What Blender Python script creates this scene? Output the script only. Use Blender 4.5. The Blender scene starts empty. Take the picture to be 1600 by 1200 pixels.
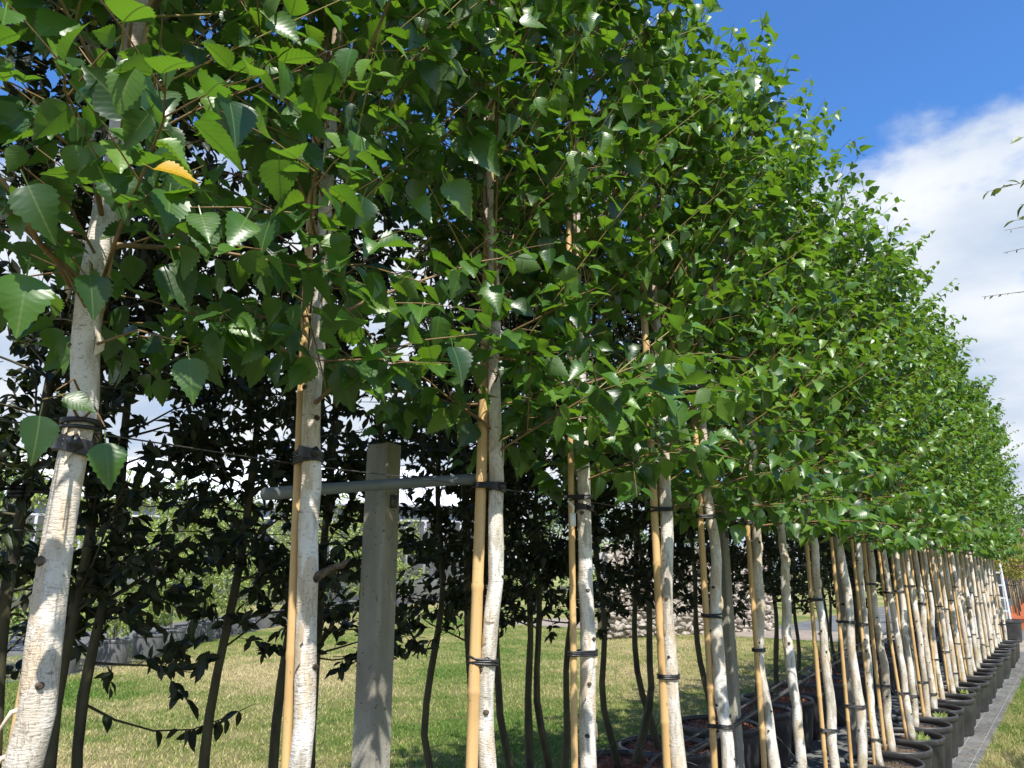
import bpy, math, random
import numpy as np
from mathutils import Matrix, Vector

# ------------------------------------------------------------------ camera, world, sun, exposure
R = math.radians
scene = bpy.context.scene
COL = scene.collection
EYE = 1.55
F_PX, YAW, PITCH = 1150.0, R(36.7), R(14.15)
cam_d = bpy.data.cameras.new('camera'); cam = bpy.data.objects.new('camera', cam_d); COL.objects.link(cam)
cam.location = (0, 0, EYE); cam.rotation_euler = (R(90) + PITCH, 0, YAW)
cam_d.sensor_width = 36; cam_d.lens = F_PX / 1600 * 36; cam_d.clip_start = 0.02; cam_d.clip_end = 1500
scene.camera = cam

SUN_DIR = np.array([0.80, -0.60]); SUN_EL = R(55)
SUN_AZ = math.atan2(SUN_DIR[0], SUN_DIR[1])           # clockwise from +Y
world = bpy.data.worlds.new('World'); scene.world = world; world.use_nodes = True
wt = world.node_tree; wt.nodes.clear()
def wn(t, **k):
    n = wt.nodes.new(t)
    for a, b in k.items(): setattr(n, a, b)
    return n
sky = wn('ShaderNodeTexSky', sky_type='NISHITA', sun_disc=False, sun_elevation=SUN_EL, sun_rotation=SUN_AZ)
sky.altitude = 100; sky.air_density = 1.0; sky.dust_density = 0.4; sky.ozone_density = 2.5
tc = wn('ShaderNodeTexCoord'); sep = wn('ShaderNodeSeparateXYZ')
wt.links.new(tc.outputs['Generated'], sep.inputs[0])
zadd = wn('ShaderNodeMath', operation='MAXIMUM'); zadd.inputs[1].default_value = 0.0
wt.links.new(sep.outputs['Z'], zadd.inputs[0])
zp = wn('ShaderNodeMath', operation='ADD'); zp.inputs[1].default_value = 0.22; wt.links.new(zadd.outputs[0], zp.inputs[0])
dv = wn('ShaderNodeVectorMath', operation='DIVIDE')
cmb = wn('ShaderNodeCombineXYZ')
for i in range(3): wt.links.new(zp.outputs[0], cmb.inputs[i])
wt.links.new(tc.outputs['Generated'], dv.inputs[0]); wt.links.new(cmb.outputs[0], dv.inputs[1])
mp = wn('ShaderNodeMapping'); mp.inputs['Location'].default_value = (3.1, 0.35, 0.0); mp.inputs['Scale'].default_value = (1, 1, 0.25)
wt.links.new(dv.outputs[0], mp.inputs[0])
nz = wn('ShaderNodeTexNoise'); nz.inputs['Scale'].default_value = 1.15; nz.inputs['Detail'].default_value = 9; nz.inputs['Roughness'].default_value = 0.55
wt.links.new(mp.outputs[0], nz.inputs['Vector'])
thr = wn('ShaderNodeMapRange'); thr.inputs[1].default_value = 0.28; thr.inputs[2].default_value = 0.65; thr.inputs[3].default_value = 0.19; thr.inputs[4].default_value = -0.10
wt.links.new(zadd.outputs[0], thr.inputs[0])
ad = wn('ShaderNodeMath', operation='ADD'); wt.links.new(nz.outputs[0], ad.inputs[0]); wt.links.new(thr.outputs[0], ad.inputs[1])
cr = wn('ShaderNodeMapRange', interpolation_type='SMOOTHSTEP'); cr.inputs[1].default_value = 0.49; cr.inputs[2].default_value = 0.575
wt.links.new(ad.outputs[0], cr.inputs[0])
nz2 = wn('ShaderNodeTexNoise'); nz2.inputs['Scale'].default_value = 2.3; nz2.inputs['Detail'].default_value = 6
mp2 = wn('ShaderNodeMapping'); mp2.inputs['Location'].default_value = (7.0, 2.0, 0.6); wt.links.new(dv.outputs[0], mp2.inputs[0]); wt.links.new(mp2.outputs[0], nz2.inputs['Vector'])
ccol = wn('ShaderNodeValToRGB'); ccol.color_ramp.elements[0].position = 0.35; ccol.color_ramp.elements[0].color = (3.2, 3.9, 5.0, 1)
ccol.color_ramp.elements[1].position = 0.68; ccol.color_ramp.elements[1].color = (5.9, 6.1, 6.3, 1)
wt.links.new(nz2.outputs[0], ccol.inputs[0])
tint = wn('ShaderNodeMix', data_type='RGBA', blend_type='MULTIPLY'); tint.inputs[0].default_value = 1.0
tint.inputs[7].default_value = (0.62, 1.05, 1.50, 1)
wt.links.new(sky.outputs[0], tint.inputs[6])
mx = wn('ShaderNodeMix', data_type='RGBA')
wt.links.new(cr.outputs[0], mx.inputs[0]); wt.links.new(tint.outputs[2], mx.inputs[6]); wt.links.new(ccol.outputs[0], mx.inputs[7])
bg = wn('ShaderNodeBackground'); bg.inputs[1].default_value = 0.108
wt.links.new(mx.outputs[2], bg.inputs[0])
wo = wn('ShaderNodeOutputWorld'); wt.links.new(bg.outputs[0], wo.inputs[0])

sd = bpy.data.lights.new('sun', 'SUN'); sd.energy = 5.0; sd.angle = R(0.53); sd.color = (1.0, 0.95, 0.86)
sun = bpy.data.objects.new('sun', sd); COL.objects.link(sun)
sv = Vector((SUN_DIR[0] * math.cos(SUN_EL), SUN_DIR[1] * math.cos(SUN_EL), math.sin(SUN_EL)))
sun.rotation_euler = sv.to_track_quat('Z', 'Y').to_euler(); sun.location = sv * 40
vs = scene.view_settings; vs.view_transform = 'Standard'; vs.look = 'None'; vs.exposure = 0.65; vs.gamma = 1; vs.use_curve_mapping = False
scene.cycles.max_bounces = 6; scene.cycles.diffuse_bounces = 2; scene.cycles.transparent_max_bounces = 4

# ------------------------------------------------------------------ pixel helpers (1600 x 1200 photograph)
cp_, sp_ = math.cos(PITCH), math.sin(PITCH)
FWD = np.array([-math.sin(YAW), math.cos(YAW), 0]); RGT = np.array([math.cos(YAW), math.sin(YAW), 0]); UPV = np.array([0, 0, 1.0])
CAM = np.array([0, 0, EYE])
def ray(px, py):
    x, y = px - 800, 600 - py
    f = F_PX * cp_ - y * sp_; u = F_PX * sp_ + y * cp_
    return RGT * x + FWD * f + UPV * u
def on_plane_x(px, py, X):
    r = ray(px, py); return CAM + r * (X / r[0])
def on_ground(px, py, z=0.0):
    r = ray(px, py); return CAM + r * ((z - EYE) / r[2])
def at_dist(px, py, d):
    r = ray(px, py); return CAM + r * (d / math.hypot(r[0], r[1]))
def project(P):
    d = P - CAM
    x = d @ RGT; f = d @ FWD; u = d @ UPV
    z = f * cp_ + u * sp_; y = -f * sp_ + u * cp_
    zs = np.where(z > 0.05, z, 0.05)
    return 800 + F_PX * x / zs, 600 - F_PX * y / zs, z

# ------------------------------------------------------------------ mesh helpers
def raw_mesh(name, V, F, mat=None, smooth=True, lf=None):
    V = np.asarray(V, dtype=np.float32).reshape(-1, 3); F = np.asarray(F, dtype=np.int32).reshape(-1, 3)
    me = bpy.data.meshes.new(name)
    me.vertices.add(len(V)); me.vertices.foreach_set('co', V.ravel())
    me.loops.add(F.size); me.loops.foreach_set('vertex_index', F.ravel())
    me.polygons.add(len(F)); me.polygons.foreach_set('loop_start', np.arange(0, F.size, 3, dtype=np.int32))
    me.polygons.foreach_set('use_smooth', np.full(len(F), smooth, dtype=bool))
    if lf is not None:
        a = me.attributes.new('lf', 'FLOAT_VECTOR', 'POINT'); a.data.foreach_set('vector', np.asarray(lf, dtype=np.float32).ravel())
    me.update(calc_edges=True)
    if mat: me.materials.append(mat)
    return me
def obj(name, me, parent=None, loc=None, kind=None, label=None, cat=None, group=None):
    o = bpy.data.objects.new(name, me); COL.objects.link(o)
    if parent: o.parent = parent
    if loc is not None: o.location = [float(c) for c in loc]
    if kind: o['kind'] = kind
    if label: o['label'] = label
    if cat: o['category'] = cat
    if group: o['group'] = group
    return o
def thing(name, label, cat, loc=(0, 0, 0), group=None, rz=0.0):
    o = obj(name, None, None, loc, None, label, cat, group); o.rotation_euler.z = rz; o.empty_display_size = 0.1
    return o
def copy_tree(o, parent=None, label=None, group=None):
    c = o.copy(); COL.objects.link(c); c.parent = parent
    if label: c['label'] = label
    if group: c['group'] = group
    for ch in list(o.children): copy_tree(ch, c)
    return c

class MB:
    def __init__(s): s.V = []; s.F = []; s.n = 0
    def add(s, V, F):
        V = np.asarray(V, float).reshape(-1, 3); F = np.asarray(F, int).reshape(-1, 3)
        s.V.append(V); s.F.append(F + s.n); s.n += len(V); return s
    def box(s, lo, hi, M=None):
        lo = np.array(lo, float); hi = np.array(hi, float)
        V = np.array([[(lo, hi)[(k >> a) & 1][a] for a in range(3)] for k in range(8)])
        F = [(0, 2, 3), (0, 3, 1), (4, 5, 7), (4, 7, 6), (0, 1, 5), (0, 5, 4), (2, 6, 7), (2, 7, 3), (0, 4, 6), (0, 6, 2), (1, 3, 7), (1, 7, 5)]
        if M is not None: V = V @ np.array(M)[:3, :3].T + np.array(M)[:3, 3]
        return s.add(V, F)
    def tube(s, P, r, sides=6, cap=True):
        return s.add(*tube(P, r, sides, cap))
    def lathe(s, prof, sides=24):
        prof = np.array(prof, float); n = len(prof); a = np.linspace(0, 2 * np.pi, sides, endpoint=False)
        V = np.stack([np.outer(prof[:, 0], np.cos(a)), np.outer(prof[:, 0], np.sin(a)), np.repeat(prof[:, 1:2], sides, 1)], -1).reshape(-1, 3)
        F = []
        for i in range(n - 1):
            for j in range(sides):
                k = (j + 1) % sides; A, B, C, D = i * sides + j, i * sides + k, (i + 1) * sides + k, (i + 1) * sides + j
                F += [(A, B, C), (A, C, D)]
        return s.add(V, F)
    def mesh(s, name, mat, smooth=True): return raw_mesh(name, np.concatenate(s.V), np.concatenate(s.F), mat, smooth)
    def obj(s, name, mat, parent=None, smooth=True, **k): return obj(name, s.mesh(name, mat, smooth), parent, **k)

def tube(P, r, sides=6, cap=True):
    P = np.asarray(P, float); n = len(P); r = np.broadcast_to(np.asarray(r, float), (n,))
    T = np.gradient(P, axis=0); T /= np.linalg.norm(T, axis=1)[:, None] + 1e-12
    ref = np.array([0, 0, 1.0]) if abs(T[:, 2]).mean() < 0.8 else np.array([1.0, 0, 0])
    U = np.cross(T, ref); U /= np.linalg.norm(U, axis=1)[:, None] + 1e-12
    W = np.cross(T, U)
    a = np.linspace(0, 2 * np.pi, sides, endpoint=False)
    V = (P[:, None, :] + r[:, None, None] * (U[:, None, :] * np.cos(a)[None, :, None] + W[:, None, :] * np.sin(a)[None, :, None])).reshape(-1, 3)
    i = np.arange(n - 1)[:, None] * sides; j = np.arange(sides)[None, :]; k = (j + 1) % sides
    A, B, C, D = i + j, i + k, i + sides + k, i + sides + j
    F = np.concatenate([np.stack([A, C, B], -1).reshape(-1, 3), np.stack([A, D, C], -1).reshape(-1, 3)])
    if cap:
        V = np.concatenate([V, P[:1], P[-1:]]); c0, c1 = n * sides, n * sides + 1
        jj = np.arange(sides); kk = (jj + 1) % sides
        F = np.concatenate([F, np.stack([np.full(sides, c0), jj, kk], -1), np.stack([np.full(sides, c1), (n - 1) * sides + kk, (n - 1) * sides + jj], -1)])
    return V, F
def nrm(v): return v / (np.linalg.norm(v, axis=-1, keepdims=True) + 1e-12)

# ------------------------------------------------------------------ materials
def new_mat(name):
    m = bpy.data.materials.new(name); m.use_nodes = True; nt = m.node_tree; nt.nodes.clear()
    return m, nt
def N(nt, t, ins=None, **k):
    n = nt.nodes.new(t)
    for a, b in k.items(): setattr(n, a, b)
    if ins:
        for a, b in ins.items():
            if isinstance(b, bpy.types.NodeSocket): nt.links.new(b, n.inputs[a])
            else: n.inputs[a].default_value = b
    return n
def math_(nt, op, a, b=0.0, c=None):
    ins = {0: a, 1: b}
    if c is not None: ins[2] = c
    return N(nt, 'ShaderNodeMath', ins, operation=op).outputs[0]
def mixc(nt, f, a, b, blend='MIX'): return N(nt, 'ShaderNodeMix', {0: f, 6: a, 7: b}, data_type='RGBA', blend_type=blend).outputs[2]
def ramp(nt, f, stops):
    n = N(nt, 'ShaderNodeValToRGB', {0: f}); e = n.color_ramp.elements
    e[0].position, e[0].color = stops[0][0], (*stops[0][1], 1); e[1].position, e[1].color = stops[-1][0], (*stops[-1][1], 1)
    for p, c in stops[1:-1]:
        x = e.new(p); x.color = (*c, 1)
    return n.outputs[0]
def noise(nt, vec, scale, detail=4, rough=0.55, sc=None, loc=None):
    if sc or loc: vec = N(nt, 'ShaderNodeMapping', {'Vector': vec, 'Scale': sc or (1, 1, 1), 'Location': loc or (0, 0, 0)}).outputs[0]
    return N(nt, 'ShaderNodeTexNoise', {'Vector': vec, 'Scale': scale, 'Detail': detail, 'Roughness': rough}).outputs[0]
def objco(nt, rnd=True):
    c = N(nt, 'ShaderNodeTexCoord').outputs['Object']
    if not rnd: return c
    o = N(nt, 'ShaderNodeObjectInfo').outputs['Random']; s = math_(nt, 'MULTIPLY', o, 37.0)
    return N(nt, 'ShaderNodeVectorMath', {0: c, 1: N(nt, 'ShaderNodeCombineXYZ', {0: s, 1: s, 2: s}).outputs[0]}, operation='ADD').outputs[0]
def finish(m, nt, col, rough=0.6, bump=None, bstr=0.4, bdist=0.01, spec=0.5, metal=0.0, extra=None):
    p = N(nt, 'ShaderNodeBsdfPrincipled', {'Base Color': col, 'Roughness': rough, 'Specular IOR Level': spec, 'Metallic': metal})
    if bump is not None:
        b = N(nt, 'ShaderNodeBump', {'Height': bump, 'Strength': bstr, 'Distance': bdist}); nt.links.new(b.outputs[0], p.inputs['Normal'])
    N(nt, 'ShaderNodeOutputMaterial', {0: p.outputs[0]}); return m
def simple(name, c1, c2, scale=8, rough=0.6, bstr=0.3, sc=None, spec=0.5, metal=0.0, lo=0.35, hi=0.65):
    m, nt = new_mat(name); v = objco(nt); n = noise(nt, v, scale, 6, 0.6, sc)
    return finish(m, nt, ramp(nt, n, [(lo, c1), (hi, c2)]), rough, n, bstr, 0.01, spec, metal)

def leaf_mat(name, stops, under, trans_col, trans=0.33, rough=0.4, vein=0.35, spec=0.5):
    m, nt = new_mat(name)
    at = N(nt, 'ShaderNodeAttribute', attribute_name='lf'); s = N(nt, 'ShaderNodeSeparateXYZ', {0: at.outputs['Vector']})
    u, v, r = s.outputs[0], s.outputs[1], s.outputs[2]
    ob = N(nt, 'ShaderNodeObjectInfo').outputs['Random']
    rr = math_(nt, 'ADD', r, math_(nt, 'MULTIPLY', ob, 0.22))
    au = math_(nt, 'ABSOLUTE', u)
    lat = math_(nt, 'FRACT', math_(nt, 'MULTIPLY', math_(nt, 'SUBTRACT', v, math_(nt, 'MULTIPLY', au, 0.75)), 9.0))
    lv = math_(nt, 'LESS_THAN', math_(nt, 'ABSOLUTE', math_(nt, 'SUBTRACT', lat, 0.5)), 0.07)
    mv = math_(nt, 'LESS_THAN', au, 0.014)
    ve = math_(nt, 'MULTIPLY', math_(nt, 'MAXIMUM', math_(nt, 'MULTIPLY', lv, 0.28), mv), vein)
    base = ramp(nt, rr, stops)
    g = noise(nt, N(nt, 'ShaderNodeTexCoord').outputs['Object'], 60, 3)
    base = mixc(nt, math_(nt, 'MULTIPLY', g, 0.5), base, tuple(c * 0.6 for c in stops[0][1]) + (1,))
    vc = mixc(nt, ve, base, (0.22, 0.30, 0.08, 1))
    bf = N(nt, 'ShaderNodeNewGeometry').outputs['Backfacing']
    col = mixc(nt, bf, vc, mixc(nt, 0.6, vc, (*under, 1)))
    hgt = math_(nt, 'SINE', math_(nt, 'MULTIPLY', lat, 6.2832))
    b = N(nt, 'ShaderNodeBump', {'Height': hgt, 'Strength': 0.12, 'Distance': 0.0005})
    rg = math_(nt, 'ADD', math_(nt, 'MULTIPLY', bf, 0.25), rough)
    p = N(nt, 'ShaderNodeBsdfPrincipled', {'Base Color': col, 'Roughness': rg, 'Specular IOR Level': spec, 'Normal': b.outputs[0]})
    t = N(nt, 'ShaderNodeBsdfTranslucent', {'Color': mixc(nt, math_(nt, 'MULTIPLY', math_(nt, 'MAXIMUM', math_(nt, 'MULTIPLY', lv, 0.45), mv), 0.9 if vein > 0 else 0.0), mixc(nt, rr, (*trans_col, 1), (trans_col[0] * 1.6, trans_col[1] * 1.25, trans_col[2], 1)), (0.08, 0.13, 0.02, 1))})
    mxs = N(nt, 'ShaderNodeMixShader', {0: trans, 1: p.outputs[0], 2: t.outputs[0]})
    N(nt, 'ShaderNodeOutputMaterial', {0: mxs.outputs[0]}); return m

M = {}
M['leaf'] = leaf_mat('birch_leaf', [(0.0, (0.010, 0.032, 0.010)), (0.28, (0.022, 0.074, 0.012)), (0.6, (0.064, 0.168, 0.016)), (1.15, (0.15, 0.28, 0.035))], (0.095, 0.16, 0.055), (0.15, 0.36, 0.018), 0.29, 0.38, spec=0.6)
M['yellow_leaf'] = leaf_mat('yellow_leaf', [(0.0, (0.55, 0.33, 0.02)), (1.0, (0.62, 0.40, 0.03))], (0.5, 0.33, 0.05), (0.7, 0.45, 0.03), 0.35, 0.5)
M['brown_leaf'] = leaf_mat('brown_leaf', [(0.0, (0.20, 0.07, 0.025)), (1.0, (0.30, 0.12, 0.04))], (0.25, 0.12, 0.06), (0.35, 0.14, 0.03), 0.25, 0.6)
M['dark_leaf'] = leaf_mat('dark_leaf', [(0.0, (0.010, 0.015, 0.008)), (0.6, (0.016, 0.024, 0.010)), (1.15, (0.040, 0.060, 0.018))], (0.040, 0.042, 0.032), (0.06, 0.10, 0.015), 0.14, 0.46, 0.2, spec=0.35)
M['shrub_leaf'] = leaf_mat('shrub_leaf', [(0.0, (0.15, 0.23, 0.05)), (0.6, (0.26, 0.35, 0.09)), (1.15, (0.38, 0.46, 0.15))], (0.28, 0.34, 0.16), (0.42, 0.52, 0.08), 0.3, 0.55, 0.0)
M['tree_leaf'] = leaf_mat('tree_leaf', [(0.0, (0.03, 0.07, 0.015)), (0.6, (0.05, 0.10, 0.02)), (1.15, (0.09, 0.14, 0.03))], (0.08, 0.12, 0.04), (0.12, 0.22, 0.02), 0.25, 0.55, 0.0)
M['lime_leaf'] = leaf_mat('lime_leaf', [(0.0, (0.13, 0.17, 0.02)), (0.6, (0.26, 0.26, 0.03)), (1.15, (0.38, 0.33, 0.05))], (0.25, 0.25, 0.06), (0.35, 0.36, 0.03), 0.25, 0.55, 0.0)
M['pink_leaf'] = leaf_mat('pink_leaf', [(0.0, (0.30, 0.12, 0.10)), (0.6, (0.42, 0.20, 0.17)), (1.15, (0.50, 0.34, 0.28))], (0.4, 0.25, 0.2), (0.45, 0.22, 0.16), 0.25, 0.55, 0.0)
M['cherry_leaf'] = leaf_mat('pointed_leaf', [(0.0, (0.05, 0.09, 0.02)), (1.0, (0.10, 0.15, 0.03))], (0.12, 0.15, 0.08), (0.2, 0.3, 0.03), 0.28, 0.45, 0.3)

def bark_mat():
    m, nt = new_mat('birch_bark'); v = objco(nt); z = N(nt, 'ShaderNodeSeparateXYZ', {0: N(nt, 'ShaderNodeTexCoord').outputs['Object']}).outputs[2]
    big = noise(nt, v, 9, 5, 0.6, (1, 1, 0.5)); fine = noise(nt, v, 1, 3, 0.6, (75, 75, 300)); med = noise(nt, v, 1, 3, 0.5, (22, 22, 90), (3, 5, 1))
    peel = noise(nt, v, 17, 4, 0.6, (1, 1, 0.30), (9, 1, 4)); spot = noise(nt, v, 1, 2, 0.5, (170, 170, 240))
    c = ramp(nt, big, [(0.28, (0.42, 0.36, 0.28)), (0.44, (0.62, 0.56, 0.48)), (0.56, (0.74, 0.70, 0.65)), (0.66, (0.80, 0.78, 0.75))])
    c = mixc(nt, ramp(nt, peel, [(0.545, (0, 0, 0)), (0.585, (0.7, 0.7, 0.7))]), c, (0.55, 0.43, 0.29, 1))
    c = mixc(nt, ramp(nt, peel, [(0.37, (0.8, 0.8, 0.8)), (0.44, (0, 0, 0))]), c, (0.36, 0.33, 0.27, 1))
    crk = noise(nt, v, 1, 5, 0.7, (38, 38, 9), (2, 7, 3)); ck = math_(nt, 'ABSOLUTE', math_(nt, 'SUBTRACT', crk, 0.5))
    c = mixc(nt, math_(nt, 'MULTIPLY', ramp(nt, ck, [(0.0, (1, 1, 1)), (0.022, (0, 0, 0))]), math_(nt, 'MULTIPLY', ramp(nt, big, [(0.42, (1, 1, 1)), (0.58, (0.1, 0.1, 0.1))]), 0.7)), c, (0.17, 0.13, 0.09, 1))
    up = N(nt, 'ShaderNodeMapRange', {0: z, 1: 1.5, 2: 3.0}).outputs[0]
    c = mixc(nt, math_(nt, 'MULTIPLY', up, 0.55), c, (0.33, 0.22, 0.14, 1))
    dash = math_(nt, 'MULTIPLY', ramp(nt, fine, [(0.62, (0, 0, 0)), (0.68, (1, 1, 1))]), 0.5)
    c = mixc(nt, dash, c, (0.16, 0.12, 0.09, 1))
    dash2 = math_(nt, 'MULTIPLY', ramp(nt, med, [(0.66, (0, 0, 0)), (0.72, (1, 1, 1))]), 0.7)
    c = mixc(nt, dash2, c, (0.10, 0.075, 0.055, 1))
    c = mixc(nt, math_(nt, 'MULTIPLY', ramp(nt, spot, [(0.62, (0, 0, 0)), (0.68, (1, 1, 1))]), 0.6), c, (0.20, 0.16, 0.12, 1))
    algae = math_(nt, 'MULTIPLY', N(nt, 'ShaderNodeMapRange', {0: z, 1: 0.9, 2: 0.25}).outputs[0], ramp(nt, noise(nt, v, 26, 4), [(0.45, (0, 0, 0)), (0.6, (0.6, 0.6, 0.6))]))
    c = mixc(nt, algae, c, (0.33, 0.33, 0.13, 1))
    h = math_(nt, 'SUBTRACT', math_(nt, 'ADD', peel, math_(nt, 'MULTIPLY', big, 0.6)), math_(nt, 'MULTIPLY', fine, 0.7))
    return finish(m, nt, c, 0.62, h, 0.6, 0.006, 0.35)
M['bark'] = bark_mat()
M['knot'] = simple('bark_knot', (0.018, 0.012, 0.009), (0.17, 0.125, 0.085), 90, 0.8, 0.8)
M['peel'] = simple('peeling_bark', (0.45, 0.33, 0.20), (0.70, 0.62, 0.50), 30, 0.6, 0.3)
M['twig'] = simple('birch_twig', (0.14, 0.075, 0.035), (0.26, 0.17, 0.07), 20, 0.6, 0.3)
M['shoot'] = simple('green_shoot', (0.24, 0.22, 0.05), (0.36, 0.24, 0.09), 12, 0.5, 0.1)
M['olive_bark'] = simple('olive_bark', (0.026, 0.024, 0.014), (0.085, 0.076, 0.034), 16, 0.75, 0.6, (1, 1, 0.4))
M['grey_bark'] = simple('grey_bark', (0.10, 0.085, 0.065), (0.24, 0.21, 0.16), 14, 0.8, 0.6, (1, 1, 0.4))
M['green_stem'] = simple('green_stem', (0.30, 0.32, 0.12), (0.46, 0.46, 0.22), 12, 0.6, 0.3)
def bamboo_mat():
    m, nt = new_mat('bamboo'); v = objco(nt)
    g = noise(nt, v, 1, 4, 0.6, (90, 90, 3)); b = noise(nt, v, 5, 4)
    c = mixc(nt, g, (0.50, 0.30, 0.11, 1), (0.70, 0.49, 0.24, 1)); c = mixc(nt, ramp(nt, b, [(0.5, (0, 0, 0)), (0.72, (0.6, 0.6, 0.6))]), c, (0.36, 0.20, 0.08, 1))
    c = mixc(nt, ramp(nt, noise(nt, v, 90, 2), [(0.69, (0, 0, 0)), (0.74, (0.7, 0.7, 0.7))]), c, (0.12, 0.07, 0.03, 1))
    return finish(m, nt, c, 0.42, g, 0.15, 0.004, 0.5)
M['bamboo'] = bamboo_mat()
M['rubber'] = simple('black_rubber', (0.010, 0.010, 0.012), (0.026, 0.026, 0.03), 40, 0.38, 0.2)
M['wire'] = simple('dark_wire', (0.06, 0.06, 0.055), (0.14, 0.13, 0.12), 60, 0.5, 0.2, metal=0.6)
M['pipe'] = simple('grey_pipe', (0.115, 0.135, 0.145), (0.17, 0.19, 0.195), 9, 0.5, 0.15)
M['black_pipe'] = simple('black_hose', (0.02, 0.021, 0.022), (0.06, 0.06, 0.058), 14, 0.5, 0.2)
def pot_mat(name, c, dust):
    m, nt = new_mat(name); v = objco(nt); n = noise(nt, v, 6, 6, 0.65); s = noise(nt, v, 90, 3, 0.6); st = noise(nt, v, 1, 4, 0.6, (40, 40, 3))
    f = math_(nt, 'MULTIPLY', ramp(nt, n, [(0.40, (0, 0, 0)), (0.70, (1, 1, 1))]), 0.55)
    col = mixc(nt, f, (*c, 1), (*dust, 1)); col = mixc(nt, ramp(nt, s, [(0.66, (0, 0, 0)), (0.72, (0.5, 0.5, 0.5))]), col, (*[d * 1.8 for d in dust], 1))
    col = mixc(nt, math_(nt, 'MULTIPLY', st, 0.25), col, (*dust, 1))
    return finish(m, nt, col, math_(nt, 'ADD', math_(nt, 'MULTIPLY', n, 0.35), 0.28), s, 0.08, 0.003, 0.5)
M['pot'] = pot_mat('black_pot', (0.014, 0.015, 0.017), (0.075, 0.072, 0.068))
M['pot_grey'] = pot_mat('grey_pot', (0.10, 0.105, 0.115), (0.20, 0.20, 0.20))
M['terra'] = pot_mat('terracotta_pot', (0.62, 0.15, 0.055), (0.58, 0.24, 0.12))
M['soil'] = simple('potting_soil', (0.045, 0.030, 0.02), (0.20, 0.14, 0.095), 160, 0.95, 1.0)
M['mulch'] = simple('red_mulch', (0.09, 0.030, 0.016), (0.30, 0.11, 0.055), 130, 0.9, 1.0)
def concrete_mat():
    m, nt = new_mat('concrete'); v = objco(nt); a = noise(nt, v, 5, 6, 0.65, (1, 1, 0.5)); p = noise(nt, v, 75, 3, 0.6); q = noise(nt, v, 28, 4, 0.6, None, (4, 4, 4)); st = noise(nt, v, 1, 4, 0.6, (14, 14, 1.2))
    c = ramp(nt, a, [(0.30, (0.20, 0.19, 0.155)), (0.66, (0.36, 0.34, 0.29))])
    c = mixc(nt, math_(nt, 'MULTIPLY', ramp(nt, st, [(0.45, (0, 0, 0)), (0.62, (1, 1, 1))]), 0.5), c, (0.17, 0.16, 0.12, 1))
    c = mixc(nt, ramp(nt, p, [(0.64, (0, 0, 0)), (0.68, (0.85, 0.85, 0.85))]), c, (0.045, 0.042, 0.035, 1))
    c = mixc(nt, ramp(nt, q, [(0.62, (0, 0, 0)), (0.70, (0.55, 0.55, 0.55))]), c, (0.20, 0.21, 0.10, 1))
    return finish(m, nt, c, 0.85, math_(nt, 'SUBTRACT', a, math_(nt, 'MULTIPLY', p, 0.7)), 0.5, 0.006, 0.3)
M['concrete'] = concrete_mat()
def ground_mats():
    m, nt = new_mat('lawn'); v = objco(nt, False)
    a = noise(nt, v, 0.23, 5, 0.6); b = noise(nt, v, 2.2, 5, 0.65); f = noise(nt, v, 55, 4, 0.7); f2 = noise(nt, v, 210, 3, 0.7)
    k = math_(nt, 'ADD', math_(nt, 'MULTIPLY', a, 0.72), math_(nt, 'MULTIPLY', b, 0.28))
    c = ramp(nt, k, [(0.41, (0.11, 0.20, 0.03)), (0.50, (0.29, 0.30, 0.10)), (0.59, (0.52, 0.43, 0.22))])
    c = mixc(nt, math_(nt, 'MULTIPLY', ramp(nt, f, [(0.35, (1, 1, 1)), (0.62, (0, 0, 0))]), 0.35), c, (0.035, 0.055, 0.012, 1))
    c = mixc(nt, math_(nt, 'MULTIPLY', ramp(nt, f2, [(0.5, (0, 0, 0)), (0.7, (1, 1, 1))]), 0.4), c, (0.42, 0.38, 0.19, 1))
    M['lawn'] = finish(m, nt, c, 0.9, math_(nt, 'ADD', f, f2), 1.0, 0.03, 0.1)
    m, nt = new_mat('weed_fabric'); v = objco(nt, False)
    a = noise(nt, v, 1.6, 6, 0.7); b = noise(nt, v, 14, 5, 0.7); w = noise(nt, v, 1, 2, 0.5, (240, 240, 30)); mo = noise(nt, v, 5, 5, 0.7, None, (3, 2, 8)); wr = noise(nt, v, 1, 4, 0.6, (3, 12, 3))
    c = ramp(nt, math_(nt, 'ADD', math_(nt, 'MULTIPLY', a, 0.6), math_(nt, 'MULTIPLY', b, 0.4)), [(0.36, (0.055, 0.058, 0.060)), (0.64, (0.20, 0.20, 0.19))])
    c = mixc(nt, ramp(nt, mo, [(0.60, (0, 0, 0)), (0.72, (0.55, 0.55, 0.55))]), c, (0.16, 0.17, 0.06, 1))
    c = mixc(nt, ramp(nt, noise(nt, v, 120, 2), [(0.68, (0, 0, 0)), (0.72, (0.7, 0.7, 0.7))]), c, (0.38, 0.35, 0.30, 1))
    M['fabric'] = finish(m, nt, c, 0.75, math_(nt, 'ADD', math_(nt, 'ADD', wr, b), math_(nt, 'MULTIPLY', w, 0.3)), 0.5, 0.03, 0.3)
    m, nt = new_mat('pale_paving'); v = objco(nt, False); a = noise(nt, v, 1.2, 6, 0.7); b = noise(nt, v, 40, 4, 0.7)
    c = mixc(nt, b, ramp(nt, a, [(0.35, (0.20, 0.16, 0.13)), (0.65, (0.42, 0.36, 0.30))]), (0.25, 0.21, 0.17, 1))
    M['paving'] = finish(m, nt, c, 0.9, b, 0.6, 0.02, 0.2)
ground_mats()
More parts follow.
